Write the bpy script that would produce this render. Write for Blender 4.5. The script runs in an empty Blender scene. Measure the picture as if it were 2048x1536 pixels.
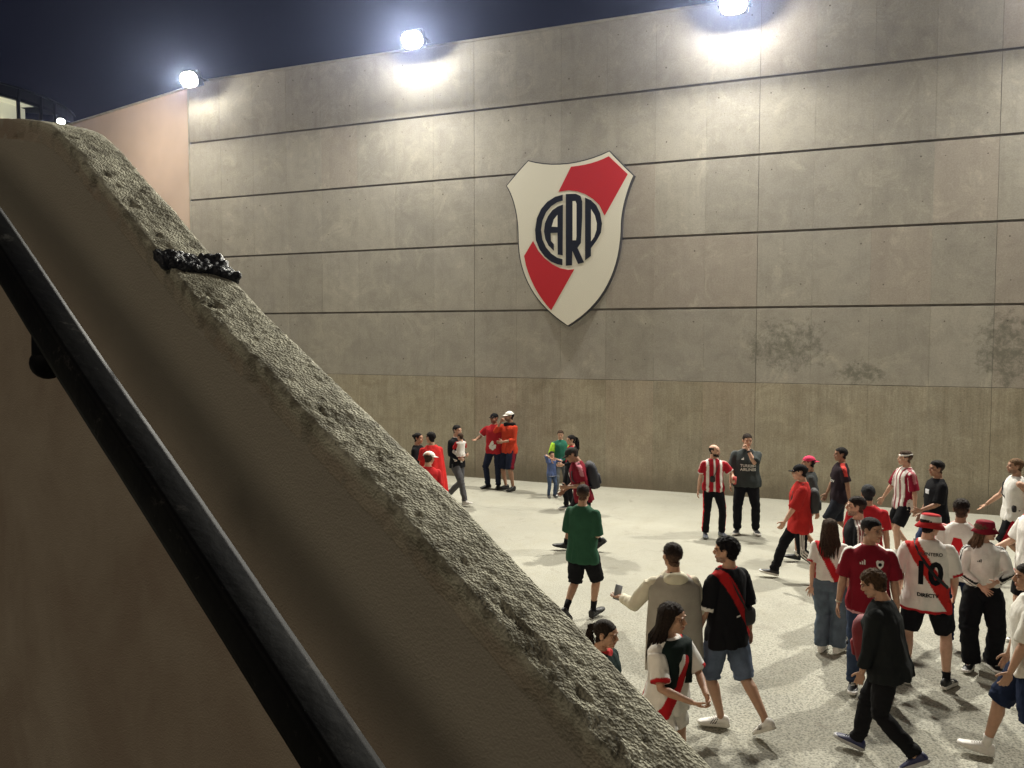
import bpy, math, random
import numpy as np
from mathutils import Vector, Matrix
from mathutils.bvhtree import BVHTree
R = math.radians
sc = bpy.context.scene
col = sc.collection
rng = np.random.default_rng(7)
random.seed(7)

# ------------------------------------------------------------------ camera, sky, exposure
H = 3.65                      # eye height above the plaza (camera stands on the stairs)
FPX, PITCH = 1684.0, R(3.267)   # focal length in pixels of the 2048 px frame, tilt down
cam = bpy.data.cameras.new('camera'); co = bpy.data.objects.new('camera', cam); col.objects.link(co)
co.location = (0, 0, H); co.rotation_euler = (R(90) - PITCH, 0, 0)
cam.sensor_width = 36; cam.lens = 36 * FPX / 2048; cam.clip_start = 0.05; cam.clip_end = 600
sc.camera = co
world = bpy.data.worlds.new('World'); sc.world = world; world.use_nodes = True
wn = world.node_tree; wn.nodes.clear()
wo = wn.nodes.new('ShaderNodeOutputWorld'); wb = wn.nodes.new('ShaderNodeBackground')
sky = wn.nodes.new('ShaderNodeTexSky'); sky.sky_type = 'NISHITA'; sky.sun_disc = False
sky.sun_elevation = R(-4); sky.sun_rotation = R(60); sky.air_density = 1.5
tint = wn.nodes.new('ShaderNodeMix'); tint.data_type = 'RGBA'; tint.inputs[0].default_value = 0.93
tint.inputs[7].default_value = (0.17, 0.18, 0.40, 1)
wn.links.new(sky.outputs[0], tint.inputs[6]); wn.links.new(tint.outputs[2], wb.inputs[0])
wb.inputs[1].default_value = 0.022
wn.links.new(wb.outputs[0], wo.inputs[0])
sc.view_settings.view_transform = 'Standard'; sc.view_settings.look = 'None'
sc.view_settings.exposure = 0.0; sc.view_settings.gamma = 1
sc.render.engine = 'CYCLES'
sc.cycles.max_bounces = 6; sc.cycles.diffuse_bounces = 4; sc.cycles.caustics_reflective = False; sc.cycles.caustics_refractive = False
sc.cycles.use_light_tree = True; sc.cycles.sample_clamp_indirect = 6

LAMP_POWER = 1160.0
# one weak, broad, warm lamp-glow from behind the camera (it throws the handrail's soft shadow on the parapet)
sun = bpy.data.lights.new('night_glow', 'SUN'); sun.energy = .40; sun.angle = R(16); sun.color = (1, .86, .68)
suno = bpy.data.objects.new('night_glow', sun); col.objects.link(suno)
suno.rotation_euler = Vector((.656 * .71, .755 * .71, -.71)).to_track_quat('-Z', 'Y').to_euler()

def ray(x, y):
    cx, cy = (x - 1024) / FPX, (768 - y) / FPX
    return np.array([cx, math.cos(PITCH) + cy * math.sin(PITCH), -math.sin(PITCH) + cy * math.cos(PITCH)])
EYE = np.array([0, 0, H])
# the great wall stands in the plane n.p = D
AZ = 0.39989; SC = H / 3.8; WD = 20.377 * SC
Wn = np.array([math.sin(AZ), math.cos(AZ), 0]); Wu = np.array([math.cos(AZ), -math.sin(AZ), 0])
def wallpt(s, z, out=0.0):   # out = metres in front of the wall's face
    return Wu * s + Wn * (WD - out) + np.array([0, 0, z])
def onwall(x, y, out=0.0):
    d = ray(x, y); t = (WD - out) / (d @ Wn); p = EYE + t * d
    return p @ Wu, p[2]
def project(p):
    q = np.asarray(p) - EYE
    cz = q[1] * math.cos(PITCH) - q[2] * math.sin(PITCH); cy = q[1] * math.sin(PITCH) + q[2] * math.cos(PITCH)
    return 1024 + FPX * q[0] / cz, 768 - FPX * cy / cz

# ------------------------------------------------------------------ numpy helpers
def _hash(ix, iy, iz, seed):
    n = (ix * 374761393 + iy * 668265263 + iz * 1442695041 + seed * 974634777) & 0xffffffff
    n = ((n ^ (n >> 13)) * 1274126177) & 0xffffffff
    n = ((n ^ (n >> 16)) * 2246822519) & 0xffffffff
    return ((n ^ (n >> 15)) & 0xffff) / 32767.5 - 1.0
def vnoise(P, seed=0):
    P = np.asarray(P, float); i = np.floor(P).astype(np.int64); f = P - i; f = f * f * (3 - 2 * f)
    r = 0
    for dx in (0, 1):
        for dy in (0, 1):
            for dz in (0, 1):
                w = (f[:, 0] if dx else 1 - f[:, 0]) * (f[:, 1] if dy else 1 - f[:, 1]) * (f[:, 2] if dz else 1 - f[:, 2])
                r = r + w * _hash(i[:, 0] + dx, i[:, 1] + dy, i[:, 2] + dz, seed)
    return r
def fbm(P, o=3, seed=0):
    r = 0; a = 1; s = 0
    for k in range(o):
        r = r + a * vnoise(np.asarray(P) * 2 ** k, seed + k); s += a; a *= .5
    return r / s

class G:
    """a bag of vertices, quads, triangles and vertex colours"""
    def __init__(s):
        s.V = np.zeros((0, 3)); s.Q = np.zeros((0, 4), int); s.T = np.zeros((0, 3), int); s.C = np.zeros((0, 3))
    def add(s, V, Q=None, T=None, C=None):
        n = len(s.V); V = np.asarray(V, float).reshape(-1, 3); s.V = np.vstack([s.V, V])
        if Q is not None and len(Q): s.Q = np.vstack([s.Q, np.asarray(Q, int) + n])
        if T is not None and len(T): s.T = np.vstack([s.T, np.asarray(T, int) + n])
        C = np.ones((len(V), 3)) if C is None else np.broadcast_to(np.asarray(C, float), (len(V), 3))
        s.C = np.vstack([s.C, C]); return s
    def merge(s, g, M=None, C=None):
        V = g.V if M is None else xf(M, g.V)
        return s.add(V, g.Q, g.T, g.C if C is None else C)
def xf(M, V):
    M = np.array(M); return V @ M[:3, :3].T + M[:3, 3]
def tomesh(g, name, smooth=True, colors=True):
    me = bpy.data.meshes.new(name)
    nq, nt = len(g.Q), len(g.T)
    me.vertices.add(len(g.V)); me.vertices.foreach_set('co', g.V.astype(np.float32).ravel())
    me.loops.add(nq * 4 + nt * 3)
    me.loops.foreach_set('vertex_index', np.concatenate([g.Q.ravel(), g.T.ravel()]).astype(np.int32))
    me.polygons.add(nq + nt)
    me.polygons.foreach_set('loop_start', np.concatenate([np.arange(nq) * 4, nq * 4 + np.arange(nt) * 3]).astype(np.int32))
    me.polygons.foreach_set('use_smooth', np.full(nq + nt, bool(smooth)))
    me.update(calc_edges=True); me.validate()
    if colors:
        a = me.attributes.new('Col', 'FLOAT_COLOR', 'POINT')
        a.data.foreach_set('color', np.hstack([g.C, np.ones((len(g.C), 1))]).astype(np.float32).ravel())
    return me
def link(name, g, mat, parent=None, smooth=True, colors=False, loc=None):
    me = tomesh(g, name, smooth, colors) if isinstance(g, G) else g
    if mat is not None and not me.materials:
        for m in (mat if isinstance(mat, (list, tuple)) else [mat]): me.materials.append(m)
    o = bpy.data.objects.new(name, me); col.objects.link(o)
    if parent is not None: o.parent = parent
    if loc is not None: o.location = loc
    return o
def tag(o, label=None, cat=None, group=None, kind=None):
    if label: o['label'] = label
    if cat: o['category'] = cat
    if group: o['group'] = group
    if kind: o['kind'] = kind
    return o
def empty(name, loc=(0, 0, 0), rz=0):
    o = bpy.data.objects.new(name, None); col.objects.link(o); o.location = loc; o.rotation_euler = (0, 0, rz); o.empty_display_size = .2
    return o
def limb(pts, rad, n=12, g=None, C=None, flat=1.0, up=None):
    """closed tube along a polyline; rad per point (number or (a,b))"""
    pts = np.asarray(pts, float); K = len(pts); g = g or G()
    tang = np.gradient(pts, axis=0); tang /= np.linalg.norm(tang, axis=1)[:, None] + 1e-12
    ref = np.array(up if up is not None else [0.13, 1, 0.07], float)
    if abs(ref @ tang[0]) / np.linalg.norm(ref) > .95: ref = np.array([1, 0.1, 0.1])
    a = np.arange(n) * 2 * math.pi / n; V = []
    for k in range(K):
        t = tang[k]; b = ref - t * (ref @ t); b /= np.linalg.norm(b); c = np.cross(t, b); ref = b
        r = rad[k]; r1, r2 = (r if isinstance(r, (tuple, list)) else (r, r * flat))
        V.append(pts[k] + np.outer(np.cos(a), c) * r1 + np.outer(np.sin(a), b) * r2)
    V = np.vstack(V + [pts[:1], pts[-1:]])
    i = np.arange(n); j = (i + 1) % n; Q = []
    for k in range(K - 1): Q.append(np.stack([k * n + i, k * n + j, (k + 1) * n + j, (k + 1) * n + i], 1))
    T = np.vstack([np.stack([j, i, np.full(n, K * n)], 1), np.stack([(K - 1) * n + i, (K - 1) * n + j, np.full(n, K * n + 1)], 1)])
    return g.add(V, np.vstack(Q), T, C)
def ellipsoid(c, r, n=12, m=8, g=None, C=None):
    g = g or G(); V = [np.array([0, 0, 1.]), np.array([0, 0, -1.])]; a = np.arange(n) * 2 * math.pi / n
    for k in range(1, m):
        ph = math.pi * k / m; V += [np.array([math.sin(ph) * math.cos(q), math.sin(ph) * math.sin(q), math.cos(ph)]) for q in a]
    V = np.array(V) * np.array(r) + np.array(c); i = np.arange(n); j = (i + 1) % n; Q = []
    for k in range(m - 2): Q.append(np.stack([2 + k * n + i, 2 + (k + 1) * n + i, 2 + (k + 1) * n + j, 2 + k * n + j], 1))
    T = np.vstack([np.stack([np.zeros(n, int), 2 + i, 2 + j], 1), np.stack([np.ones(n, int), 2 + (m - 2) * n + j, 2 + (m - 2) * n + i], 1)])
    return g.add(V, np.vstack(Q), T, C)
def rings(R_, g=None, C=None, cap=True):
    """stack of equally long point rings -> closed skin"""
    g = g or G(); n = len(R_[0]); K = len(R_); V = np.vstack(list(R_) + [R_[0].mean(0)[None], R_[-1].mean(0)[None]])
    i = np.arange(n); j = (i + 1) % n; Q = [np.stack([k * n + i, k * n + j, (k + 1) * n + j, (k + 1) * n + i], 1) for k in range(K - 1)]
    T = np.vstack([np.stack([j, i, np.full(n, K * n)], 1), np.stack([(K - 1) * n + i, (K - 1) * n + j, np.full(n, K * n + 1)], 1)]) if cap else None
    return g.add(V, np.vstack(Q), T, C)
def box(c, s, g=None, ch=0.0, C=None, M=None):
    """box with chamfered front edges when ch>0 (all 12 edges)"""
    g = g or G(); c = np.array(c, float); h = np.array(s, float) / 2
    if ch <= 0:
        V = np.array([[x, y, z] for x in (-1, 1) for y in (-1, 1) for z in (-1, 1)]) * h
        Q = [[0, 1, 3, 2], [4, 6, 7, 5], [0, 4, 5, 1], [2, 3, 7, 6], [0, 2, 6, 4], [1, 5, 7, 3]]; T = None
    else:
        V = []; idx = {}
        for sx in (-1, 1):
            for sy in (-1, 1):
                for sz in (-1, 1):
                    for ax in range(3):
                        p = np.array([sx, sy, sz]) * (h - ch); p[ax] += [sx, sy, sz][ax] * ch
                        idx[(sx, sy, sz, ax)] = len(V); V.append(p)
        V = np.array(V); Q = []; T = []
        s2 = [(-1, -1), (1, -1), (1, 1), (-1, 1)]
        for ax in range(3):
            for sg in (-1, 1):
                f = []
                for a, b in s2:
                    k = [0, 0, 0]; k[ax] = sg; k[(ax + 1) % 3] = a; k[(ax + 2) % 3] = b; f.append(idx[(*k, ax)])
                Q.append(f if sg > 0 else f[::-1])
        for ax in range(3):
            b_, c_ = (ax + 1) % 3, (ax + 2) % 3
            for sb in (-1, 1):
                for s3 in (-1, 1):
                    k0 = [0, 0, 0]; k0[ax] = -1; k0[b_] = sb; k0[c_] = s3; k1 = list(k0); k1[ax] = 1
                    f = [idx[(*k0, b_)], idx[(*k1, b_)], idx[(*k1, c_)], idx[(*k0, c_)]]
                    Q.append(f if sb * s3 < 0 else f[::-1])
        for sx in (-1, 1):
            for sy in (-1, 1):
                for sz in (-1, 1):
                    f = [idx[(sx, sy, sz, a)] for a in range(3)]; T.append(f if sx * sy * sz > 0 else f[::-1])
    V = V + c
    if M is not None: V = xf(M, V)
    return g.add(V, Q, T, C)
def prism(poly, d0, d1, place, g=None):
    """extrude a 2-D outline between depths d0 and d1; place(u, v, depth) -> point"""
    from mathutils.geometry import tessellate_polygon
    g = g or G(); n = len(poly)
    tri = tessellate_polygon([[Vector((p[0], p[1], 0)) for p in poly]])
    V = [place(u, v, d1) for u, v in poly] + [place(u, v, d0) for u, v in poly]
    area = sum(poly[i][0] * poly[(i + 1) % n][1] - poly[(i + 1) % n][0] * poly[i][1] for i in range(n))
    T = []
    for t in tri: T += [[t[0], t[1], t[2]], [n + t[2], n + t[1], n + t[0]]]
    Q = [[i, n + i, n + (i + 1) % n, (i + 1) % n] for i in range(n)]
    return g.add(V, Q, T)

# temp object for remeshing
_tmp_me = bpy.data.meshes.new('tmp'); _tmp = bpy.data.objects.new('tmp', _tmp_me)
_tsc = bpy.data.scenes.new('tmp_scene')
_tsc.collection.objects.link(_tmp)
_mr = _tmp.modifiers.new('r', 'REMESH'); _mr.mode = 'VOXEL'; _ms = _tmp.modifiers.new('s', 'SMOOTH'); _md = _tmp.modifiers.new('d', 'DECIMATE')
def remesh(g, voxel, smooth=3, ratio=1.0, fac=.5):
    me = tomesh(g, 'tmp', colors=False); _tmp.data = me
    _mr.voxel_size = voxel; _ms.iterations = smooth; _ms.factor = fac; _ms.show_viewport = smooth > 0
    _md.ratio = ratio; _md.show_viewport = ratio < 1
    with bpy.context.temp_override(scene=_tsc, view_layer=_tsc.view_layers[0]):
        dg = bpy.context.evaluated_depsgraph_get()
    _tmp.update_tag(); dg.update()
    m2 = _tmp.evaluated_get(dg).to_mesh()
    V = np.empty(len(m2.vertices) * 3, np.float32); m2.vertices.foreach_get('co', V)
    nl = np.empty(len(m2.polygons), np.int32); m2.polygons.foreach_get('loop_total', nl)
    ls = np.empty(len(m2.polygons), np.int32); m2.polygons.foreach_get('loop_start', ls)
    vi = np.empty(len(m2.loops), np.int32); m2.loops.foreach_get('vertex_index', vi)
    o = G(); V = V.reshape(-1, 3).astype(float)
    q = ls[nl == 4]; t = ls[nl == 3]
    o.add(V, vi[q[:, None] + np.arange(4)] if len(q) else None, vi[t[:, None] + np.arange(3)] if len(t) else None)
    _tmp.evaluated_get(dg).to_mesh_clear(); _tmp.data = _tmp_me; bpy.data.meshes.remove(me)
    return o
def normals(g):
    N = np.zeros_like(g.V)
    for F in (g.Q, g.T):
        if len(F):
            n = np.cross(g.V[F[:, 2]] - g.V[F[:, 0]], g.V[F[:, -1]] - g.V[F[:, 1]]) if F.shape[1] == 4 else np.cross(g.V[F[:, 1]] - g.V[F[:, 0]], g.V[F[:, 2]] - g.V[F[:, 0]])
            for k in range(F.shape[1]): np.add.at(N, F[:, k], n)
    return N / (np.linalg.norm(N, axis=1)[:, None] + 1e-12)

# ------------------------------------------------------------------ materials
def nt(m): return m.node_tree.nodes, m.node_tree.links
def mat(name, c=(.5, .5, .5), rough=.8, metal=0, emis=None, estr=0, bump=0, bscale=30, var=0, vscale=4, spec=.5, attr=False, coat=0):
    m = bpy.data.materials.new(name); m.use_nodes = True; N, L = nt(m); b = N['Principled BSDF']
    b.inputs['Base Color'].default_value = (*c, 1); b.inputs['Roughness'].default_value = rough; b.inputs['Metallic'].default_value = metal
    b.inputs['Specular IOR Level'].default_value = spec; b.inputs['Coat Weight'].default_value = coat
    if emis: b.inputs['Emission Color'].default_value = (*emis, 1); b.inputs['Emission Strength'].default_value = estr
    tc = N.new('ShaderNodeTexCoord')
    src = None
    if attr:
        a = N.new('ShaderNodeAttribute'); a.attribute_name = 'Col'; src = a.outputs['Color']
    if var:
        n = N.new('ShaderNodeTexNoise'); n.inputs['Scale'].default_value = vscale; n.inputs['Detail'].default_value = 5
        L.new(tc.outputs['Object'], n.inputs['Vector'])
        mr = N.new('ShaderNodeMapRange'); mr.inputs[1].default_value = .3; mr.inputs[2].default_value = .7
        mr.inputs[3].default_value = 1 - var; mr.inputs[4].default_value = 1 + var; L.new(n.outputs['Fac'], mr.inputs[0])
        mx = N.new('ShaderNodeVectorMath'); mx.operation = 'MULTIPLY'
        if src is not None: L.new(src, mx.inputs[0])
        else: mx.inputs[0].default_value = c
        cb = N.new('ShaderNodeCombineXYZ')
        for k in range(3): L.new(mr.outputs[0], cb.inputs[k])
        L.new(cb.outputs[0], mx.inputs[1]); src = mx.outputs[0]
    if src is not None: L.new(src, b.inputs['Base Color'])
    if bump:
        n = N.new('ShaderNodeTexNoise'); n.inputs['Scale'].default_value = bscale; n.inputs['Detail'].default_value = 6
        L.new(tc.outputs['Object'], n.inputs['Vector']); bp = N.new('ShaderNodeBump'); bp.inputs['Strength'].default_value = bump
        bp.inputs['Distance'].default_value = .01; L.new(n.outputs['Fac'], bp.inputs['Height']); L.new(bp.outputs[0], b.inputs['Normal'])
    return m
class NB:
    """small node-expression helper"""
    def __init__(s, m): s.N, s.L = nt(m); s.b = s.N['Principled BSDF']
    def n(s, t, **k):
        x = s.N.new(t)
        for a, v in k.items(): setattr(x, a, v)
        return x
    def inp(s, x, i, v):
        if hasattr(v, 'is_output') or isinstance(v, bpy.types.NodeSocket): s.L.new(v, x.inputs[i])
        else: x.inputs[i].default_value = v
    def math(s, op, a, b=0., c=0.):
        x = s.n('ShaderNodeMath', operation=op); s.inp(x, 0, a); s.inp(x, 1, b); s.inp(x, 2, c); return x.outputs[0]
    def noise(s, vec, scale, det=4, rough=.5, dist=0.):
        x = s.n('ShaderNodeTexNoise'); s.inp(x, 'Vector', vec); s.inp(x, 'Scale', float(scale)); s.inp(x, 'Detail', float(det)); s.inp(x, 'Roughness', float(rough)); s.inp(x, 'Distortion', float(dist)); return x.outputs['Fac']
    def mapr(s, v, a, b, c, d):
        x = s.n('ShaderNodeMapRange'); s.inp(x, 0, v)
        for i, q in enumerate((a, b, c, d)): s.inp(x, i + 1, float(q))
        return x.outputs[0]
    def mix(s, f, a, b, blend='MIX'):
        x = s.n('ShaderNodeMix', data_type='RGBA', blend_type=blend); s.inp(x, 0, f)
        for i, q in ((6, a), (7, b)): s.inp(x, i, (*q, 1) if isinstance(q, tuple) and len(q) == 3 else q)
        return x.outputs[2]
    def scale(s, vec, sv):
        x = s.n('ShaderNodeMapping'); s.inp(x, 0, vec); x.inputs['Scale'].default_value = sv; return x.outputs[0]
    def bump(s, h, st, dist=.01):
        x = s.n('ShaderNodeBump'); s.inp(x, 'Height', h); x.inputs['Strength'].default_value = st; x.inputs['Distance'].default_value = dist; s.L.new(x.outputs[0], s.b.inputs['Normal'])
def concrete(name, base, warm, dark, streak=.5, grain=.35, board=0., rand=.16, rough=.85, bumpst=.35):
    m = mat(name, rough=rough); q = NB(m)
    geo = q.n('ShaderNodeNewGeometry').outputs['Position']
    # coordinates along the wall
    rot = q.n('ShaderNodeVectorRotate', rotation_type='Z_AXIS'); q.inp(rot, 'Vector', geo); rot.inputs['Angle'].default_value = AZ; P = rot.outputs[0]
    oi = q.n('ShaderNodeObjectInfo').outputs['Random']
    wn_ = q.n('ShaderNodeTexWhiteNoise', noise_dimensions='1D'); q.inp(wn_, 'W', oi); r2 = wn_.outputs['Value']
    big = q.noise(P, .55, 5, .6); med = q.noise(P, 2.3, 6, .62, .6); fine = q.noise(P, 28, 4, .7); vf = q.noise(P, 95, 2, .6)
    st = q.noise(q.scale(P, (3.2, 3.2, .22)), 1.6, 6, .65, .3)
    c = q.mix(q.mapr(big, .35, .65, 0, 1), base, warm)
    c = q.mix(q.mapr(med, .42, .72, 0, .55), c, dark)
    c = q.mix(q.mapr(st, .52, .75, 0, streak), c, dark)
    c = q.mix(q.mapr(r2, 0.86, .9, 0, .32), c, (base[0] * .98, base[1] * .85, base[2] * .84))     # pinkish pours
    v = q.math('ADD', q.mapr(oi, 0, 1, 1 - rand, 1 + rand), q.mapr(fine, .3, .7, -grain * .35, grain * .35))
    v = q.math('ADD', v, q.mapr(vf, .25, .75, -grain * .2, grain * .2))
    # pale lime bloom, dusty edges
    bl = q.noise(P, 1.25, 10, .8, .9)
    c = q.mix(q.mapr(bl, .53, .68, 0, .5), c, (min(1, base[0] * 1.45), min(1, base[1] * 1.45), min(1, base[2] * 1.42)))
    if board:
        bd = q.noise(q.scale(P, (14, 14, .6)), 1.7, 4, .6); v = q.math('ADD', v, q.mapr(bd, .35, .65, -board, board))
    pit = q.n('ShaderNodeTexVoronoi'); q.inp(pit, 'Vector', P); pit.inputs['Scale'].default_value = 7.5
    pm = q.math('LESS_THAN', pit.outputs['Distance'], .07); sel = q.math('GREATER_THAN', q.noise(P, 1.9, 2), .52)
    v = q.math('SUBTRACT', v, q.math('MULTIPLY', q.math('MULTIPLY', pm, sel), .35))
    cb = q.n('ShaderNodeCombineXYZ')
    for k in range(3): q.inp(cb, k, v)
    vm = q.n('ShaderNodeVectorMath', operation='MULTIPLY'); q.inp(vm, 0, c); q.inp(vm, 1, cb.outputs[0])
    q.L.new(vm.outputs[0], q.b.inputs['Base Color'])
    q.bump(q.math('ADD', q.math('MULTIPLY', fine, .6), q.math('ADD', q.math('MULTIPLY', med, 1.2), vf)), bumpst, .008)
    return m, q, P, c, v, vm

# ================================================================== ground
gm = mat('paving', rough=.92); q = NB(gm)
P = q.n('ShaderNodeNewGeometry').outputs['Position']
big = q.noise(P, .35, 5, .6, .4); med = q.noise(P, 1.7, 6, .65, .5); gr = q.noise(P, 60, 3, .75); vg = q.noise(P, 170, 2, .7)
c = q.mix(q.mapr(big, .35, .65, 0, 1), (.260, .252, .208), (.330, .321, .265))
c = q.mix(q.mapr(med, .5, .75, 0, .5), c, (.25, .235, .175))
# coarse exposed aggregate in the near lane, smoother screed towards the wall
ag = q.n('ShaderNodeTexVoronoi'); q.inp(ag, 'Vector', P); ag.inputs['Scale'].default_value = 34
sep = q.n('ShaderNodeSeparateXYZ'); q.inp(sep, 0, P)
near = q.mapr(q.math('ADD', sep.outputs[1], q.math('MULTIPLY', med, 4.)), 10.5, 14.5, 1, .18)
sp = q.mapr(ag.outputs['Distance'], .12, .6, -.34, .26)
v = q.math('ADD', q.mapr(near, .18, 1, 1, .90), q.math('MULTIPLY', q.math('ADD', q.math('ADD', sp, q.mapr(gr, .3, .7, -.42, .42)), q.mapr(vg, .3, .7, -.2, .2)), near))
cb = q.n('ShaderNodeCombineXYZ')
for k in range(3): q.inp(cb, k, v)
vm = q.n('ShaderNodeVectorMath', operation='MULTIPLY'); q.inp(vm, 0, c); q.inp(vm, 1, cb.outputs[0]); 
spot = q.noise(P, 2.6, 3, .6, 1.5); c2 = q.mix(q.mapr(spot, .60, .74, 0, .5), vm.outputs[0], (.17, .15, .12))
q.L.new(c2, q.b.inputs['Base Color'])
q.bump(q.math('ADD', q.math('MULTIPLY', gr, near), q.math('MULTIPLY', ag.outputs['Distance'], near)), .5, .012)
# one sheet to the horizon, finer near the plaza, with a slightly uneven surface
xs = np.concatenate([np.linspace(-75, -24, 8), np.linspace(-22, 26, 97), np.linspace(30, 75, 8)]); ys = np.concatenate([np.linspace(-30, -4, 5), np.linspace(-2, 36, 77), np.linspace(40, 85, 8)])
X, Y = np.meshgrid(xs, ys, indexing='ij'); V = np.stack([X.ravel(), Y.ravel(), np.zeros(X.size)], 1)
V[:, 2] = np.where((abs(V[:, 0]) < 24) & (V[:, 1] < 34), .010 * fbm(V * .45, 3, 5) - .012, 0)
I = np.arange(X.size).reshape(X.shape); Q = np.stack([I[:-1, :-1].ravel(), I[1:, :-1].ravel(), I[1:, 1:].ravel(), I[:-1, 1:].ravel()], 1)
tag(link('ground', G().add(V, Q), gm), kind='structure')

# ================================================================== the great concrete wall
cm, q, P, c, v, vm = concrete('shuttered_concrete', (.415, .387, .326), (.378, .355, .31), (.272, .252, .213), streak=.36, rand=.075)
# mould patches on the bay to the right of the crest
sp_ = q.n('ShaderNodeSeparateXYZ'); q.inp(sp_, 0, P)
def blob(cs, cz, rs, rz):
    a = q.math('POWER', q.math('DIVIDE', q.math('SUBTRACT', sp_.outputs[0], cs), rs), 2.); b_ = q.math('POWER', q.math('DIVIDE', q.math('SUBTRACT', sp_.outputs[2], cz), rz), 2.)
    return q.mapr(q.math('ADD', a, b_), 0, 1, 1, 0)
s1, z1 = onwall(1575, 690); s2_, z2_ = onwall(1720, 745); s3, z3 = onwall(2010, 700)
bl = q.math('MAXIMUM', blob(s1, z1, 1.25, .75), q.math('MAXIMUM', blob(s2_, z2_, .7, .4), blob(s3, z3, .8, 1.2)))
mn = q.noise(P, 6.5, 9, .78, .35)
mk = q.mapr(q.math('ADD', q.math('MULTIPLY', bl, .26), mn), .62, .80, 0, .72)
q.L.new(q.mix(mk, vm.outputs[0], (.14, .14, .105)), q.b.inputs['Base Color'])
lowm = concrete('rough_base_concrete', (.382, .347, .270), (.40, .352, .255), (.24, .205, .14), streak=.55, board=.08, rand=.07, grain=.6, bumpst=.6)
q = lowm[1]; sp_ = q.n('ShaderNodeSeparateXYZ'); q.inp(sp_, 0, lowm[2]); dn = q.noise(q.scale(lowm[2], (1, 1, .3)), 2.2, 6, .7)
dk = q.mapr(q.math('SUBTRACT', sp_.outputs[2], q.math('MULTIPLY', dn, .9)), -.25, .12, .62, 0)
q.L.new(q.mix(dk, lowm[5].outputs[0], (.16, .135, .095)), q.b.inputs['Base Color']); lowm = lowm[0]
dark = mat('joint_shadow_gap', (.15, .135, .112), rough=.95, bump=.3, bscale=40, var=.2)
zj = [0.0, 2.704, 4.472, 6.207, 7.9905, 9.730, 11.5045]; zj = [z * SC for z in zj]
S0 = -19.40 * SC; BW = 1.213 * SC
wall = empty('concrete_wall', wallpt(S0, 0)); wall.rotation_euler = (0, 0, -AZ)
tag(wall, 'huge shuttered concrete wall carrying the club crest and the floodlights', 'wall')
NBAY = 24
core = box((NBAY * BW / 2, .363, zj[-1] / 2 - .02), (NBAY * BW - .02, .68, zj[-1] - .04))
link('wall_core', core, dark, wall, smooth=False)
for r_ in range(6):
    z0, z1_ = zj[r_], zj[r_ + 1]; gap = .036 if r_ < 5 else 0; low = .018 if r_ > 0 else -.05
    if r_ in (0,): gap = .006
    if r_ == 1: low = .006
    h = z1_ - gap - (z0 + low)
    shared = {}
    for b_ in range(NBAY):
        major = b_ in (7, 13, 17); first = (b_ - 1) in (7, 13, 17)
        wdt = BW
        key = (major, first)
        if key not in shared:
            wl = .004 if first else .0007; wr = .004 if major else .0007
            g = box(((wl - wr) / 2, .045, h / 2), (BW - wl - wr, .09, h), ch=.0022)
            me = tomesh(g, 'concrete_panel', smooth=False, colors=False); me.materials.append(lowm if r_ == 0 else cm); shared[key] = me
        o = bpy.data.objects.new('concrete_panel', shared[key]); col.objects.link(o); o.parent = wall
        o.location = (BW * (b_ + .5), rng.uniform(-.0018, .0018) + (-.002 if (r_ == 0) else 0), z0 + low)
# tie-rod holes: little dark plugs
g = G()
for r_ in range(6):
    for b_ in range(NBAY):
        for fz in (.28, .80):
            for fx in ((.2, .8) if r_ else (.5,)):
                if rng.random() < .42:
                    x = BW * (b_ + fx) + rng.uniform(-.04, .04); z = zj[r_] + (zj[r_ + 1] - zj[r_]) * fz + rng.uniform(-.03, .03)
                    rr = rng.uniform(.011, .021); limb([(x, -.0015, z), (x, .02, z)], [rr, rr], 8, g)
tag(link('tie_hole', g, dark, wall, smooth=False), kind='stuff')
# concrete capping strip at the head of the wall
capm = mat('capping', (.36, .34, .29), bump=.3, bscale=25, var=.15)
link('coping', box((NBAY * BW / 2, .36, zj[-1] + .03), (NBAY * BW + .02, .80, .06), ch=.01), capm, wall, smooth=False)
# metal angle at the left end
link('corner_angle', box((-.012, .35, zj[-1] / 2), (.024, .74, zj[-1]), ch=.003), capm, wall, smooth=False)

# ================================================================== smooth painted wall running on to the left
pm = mat('peach_render', (.60, .485, .395), rough=.75, bump=.15, bscale=14, var=.05, vscale=1.2)
A = np.array([-9.75, 25.78, 0]); B = np.array([-15.35, 29.97, 0]); dd = (B - A) / np.linalg.norm(B - A)
pw = empty('painted_wall', A + dd * .05); pw.rotation_euler = (0, 0, math.atan2(dd[1], dd[0]))
tag(pw, 'smooth peach painted wall running back from the end of the concrete wall', 'wall')
link('wall_face', box((13, -.2, (zj[-1] + .02) / 2), (26, .4, zj[-1] + .02), ch=.01), pm, pw, smooth=False)
link('coping', box((13, -.2, zj[-1] + .045), (26.05, .5, .05), ch=.008), capm, pw, smooth=False)

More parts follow.
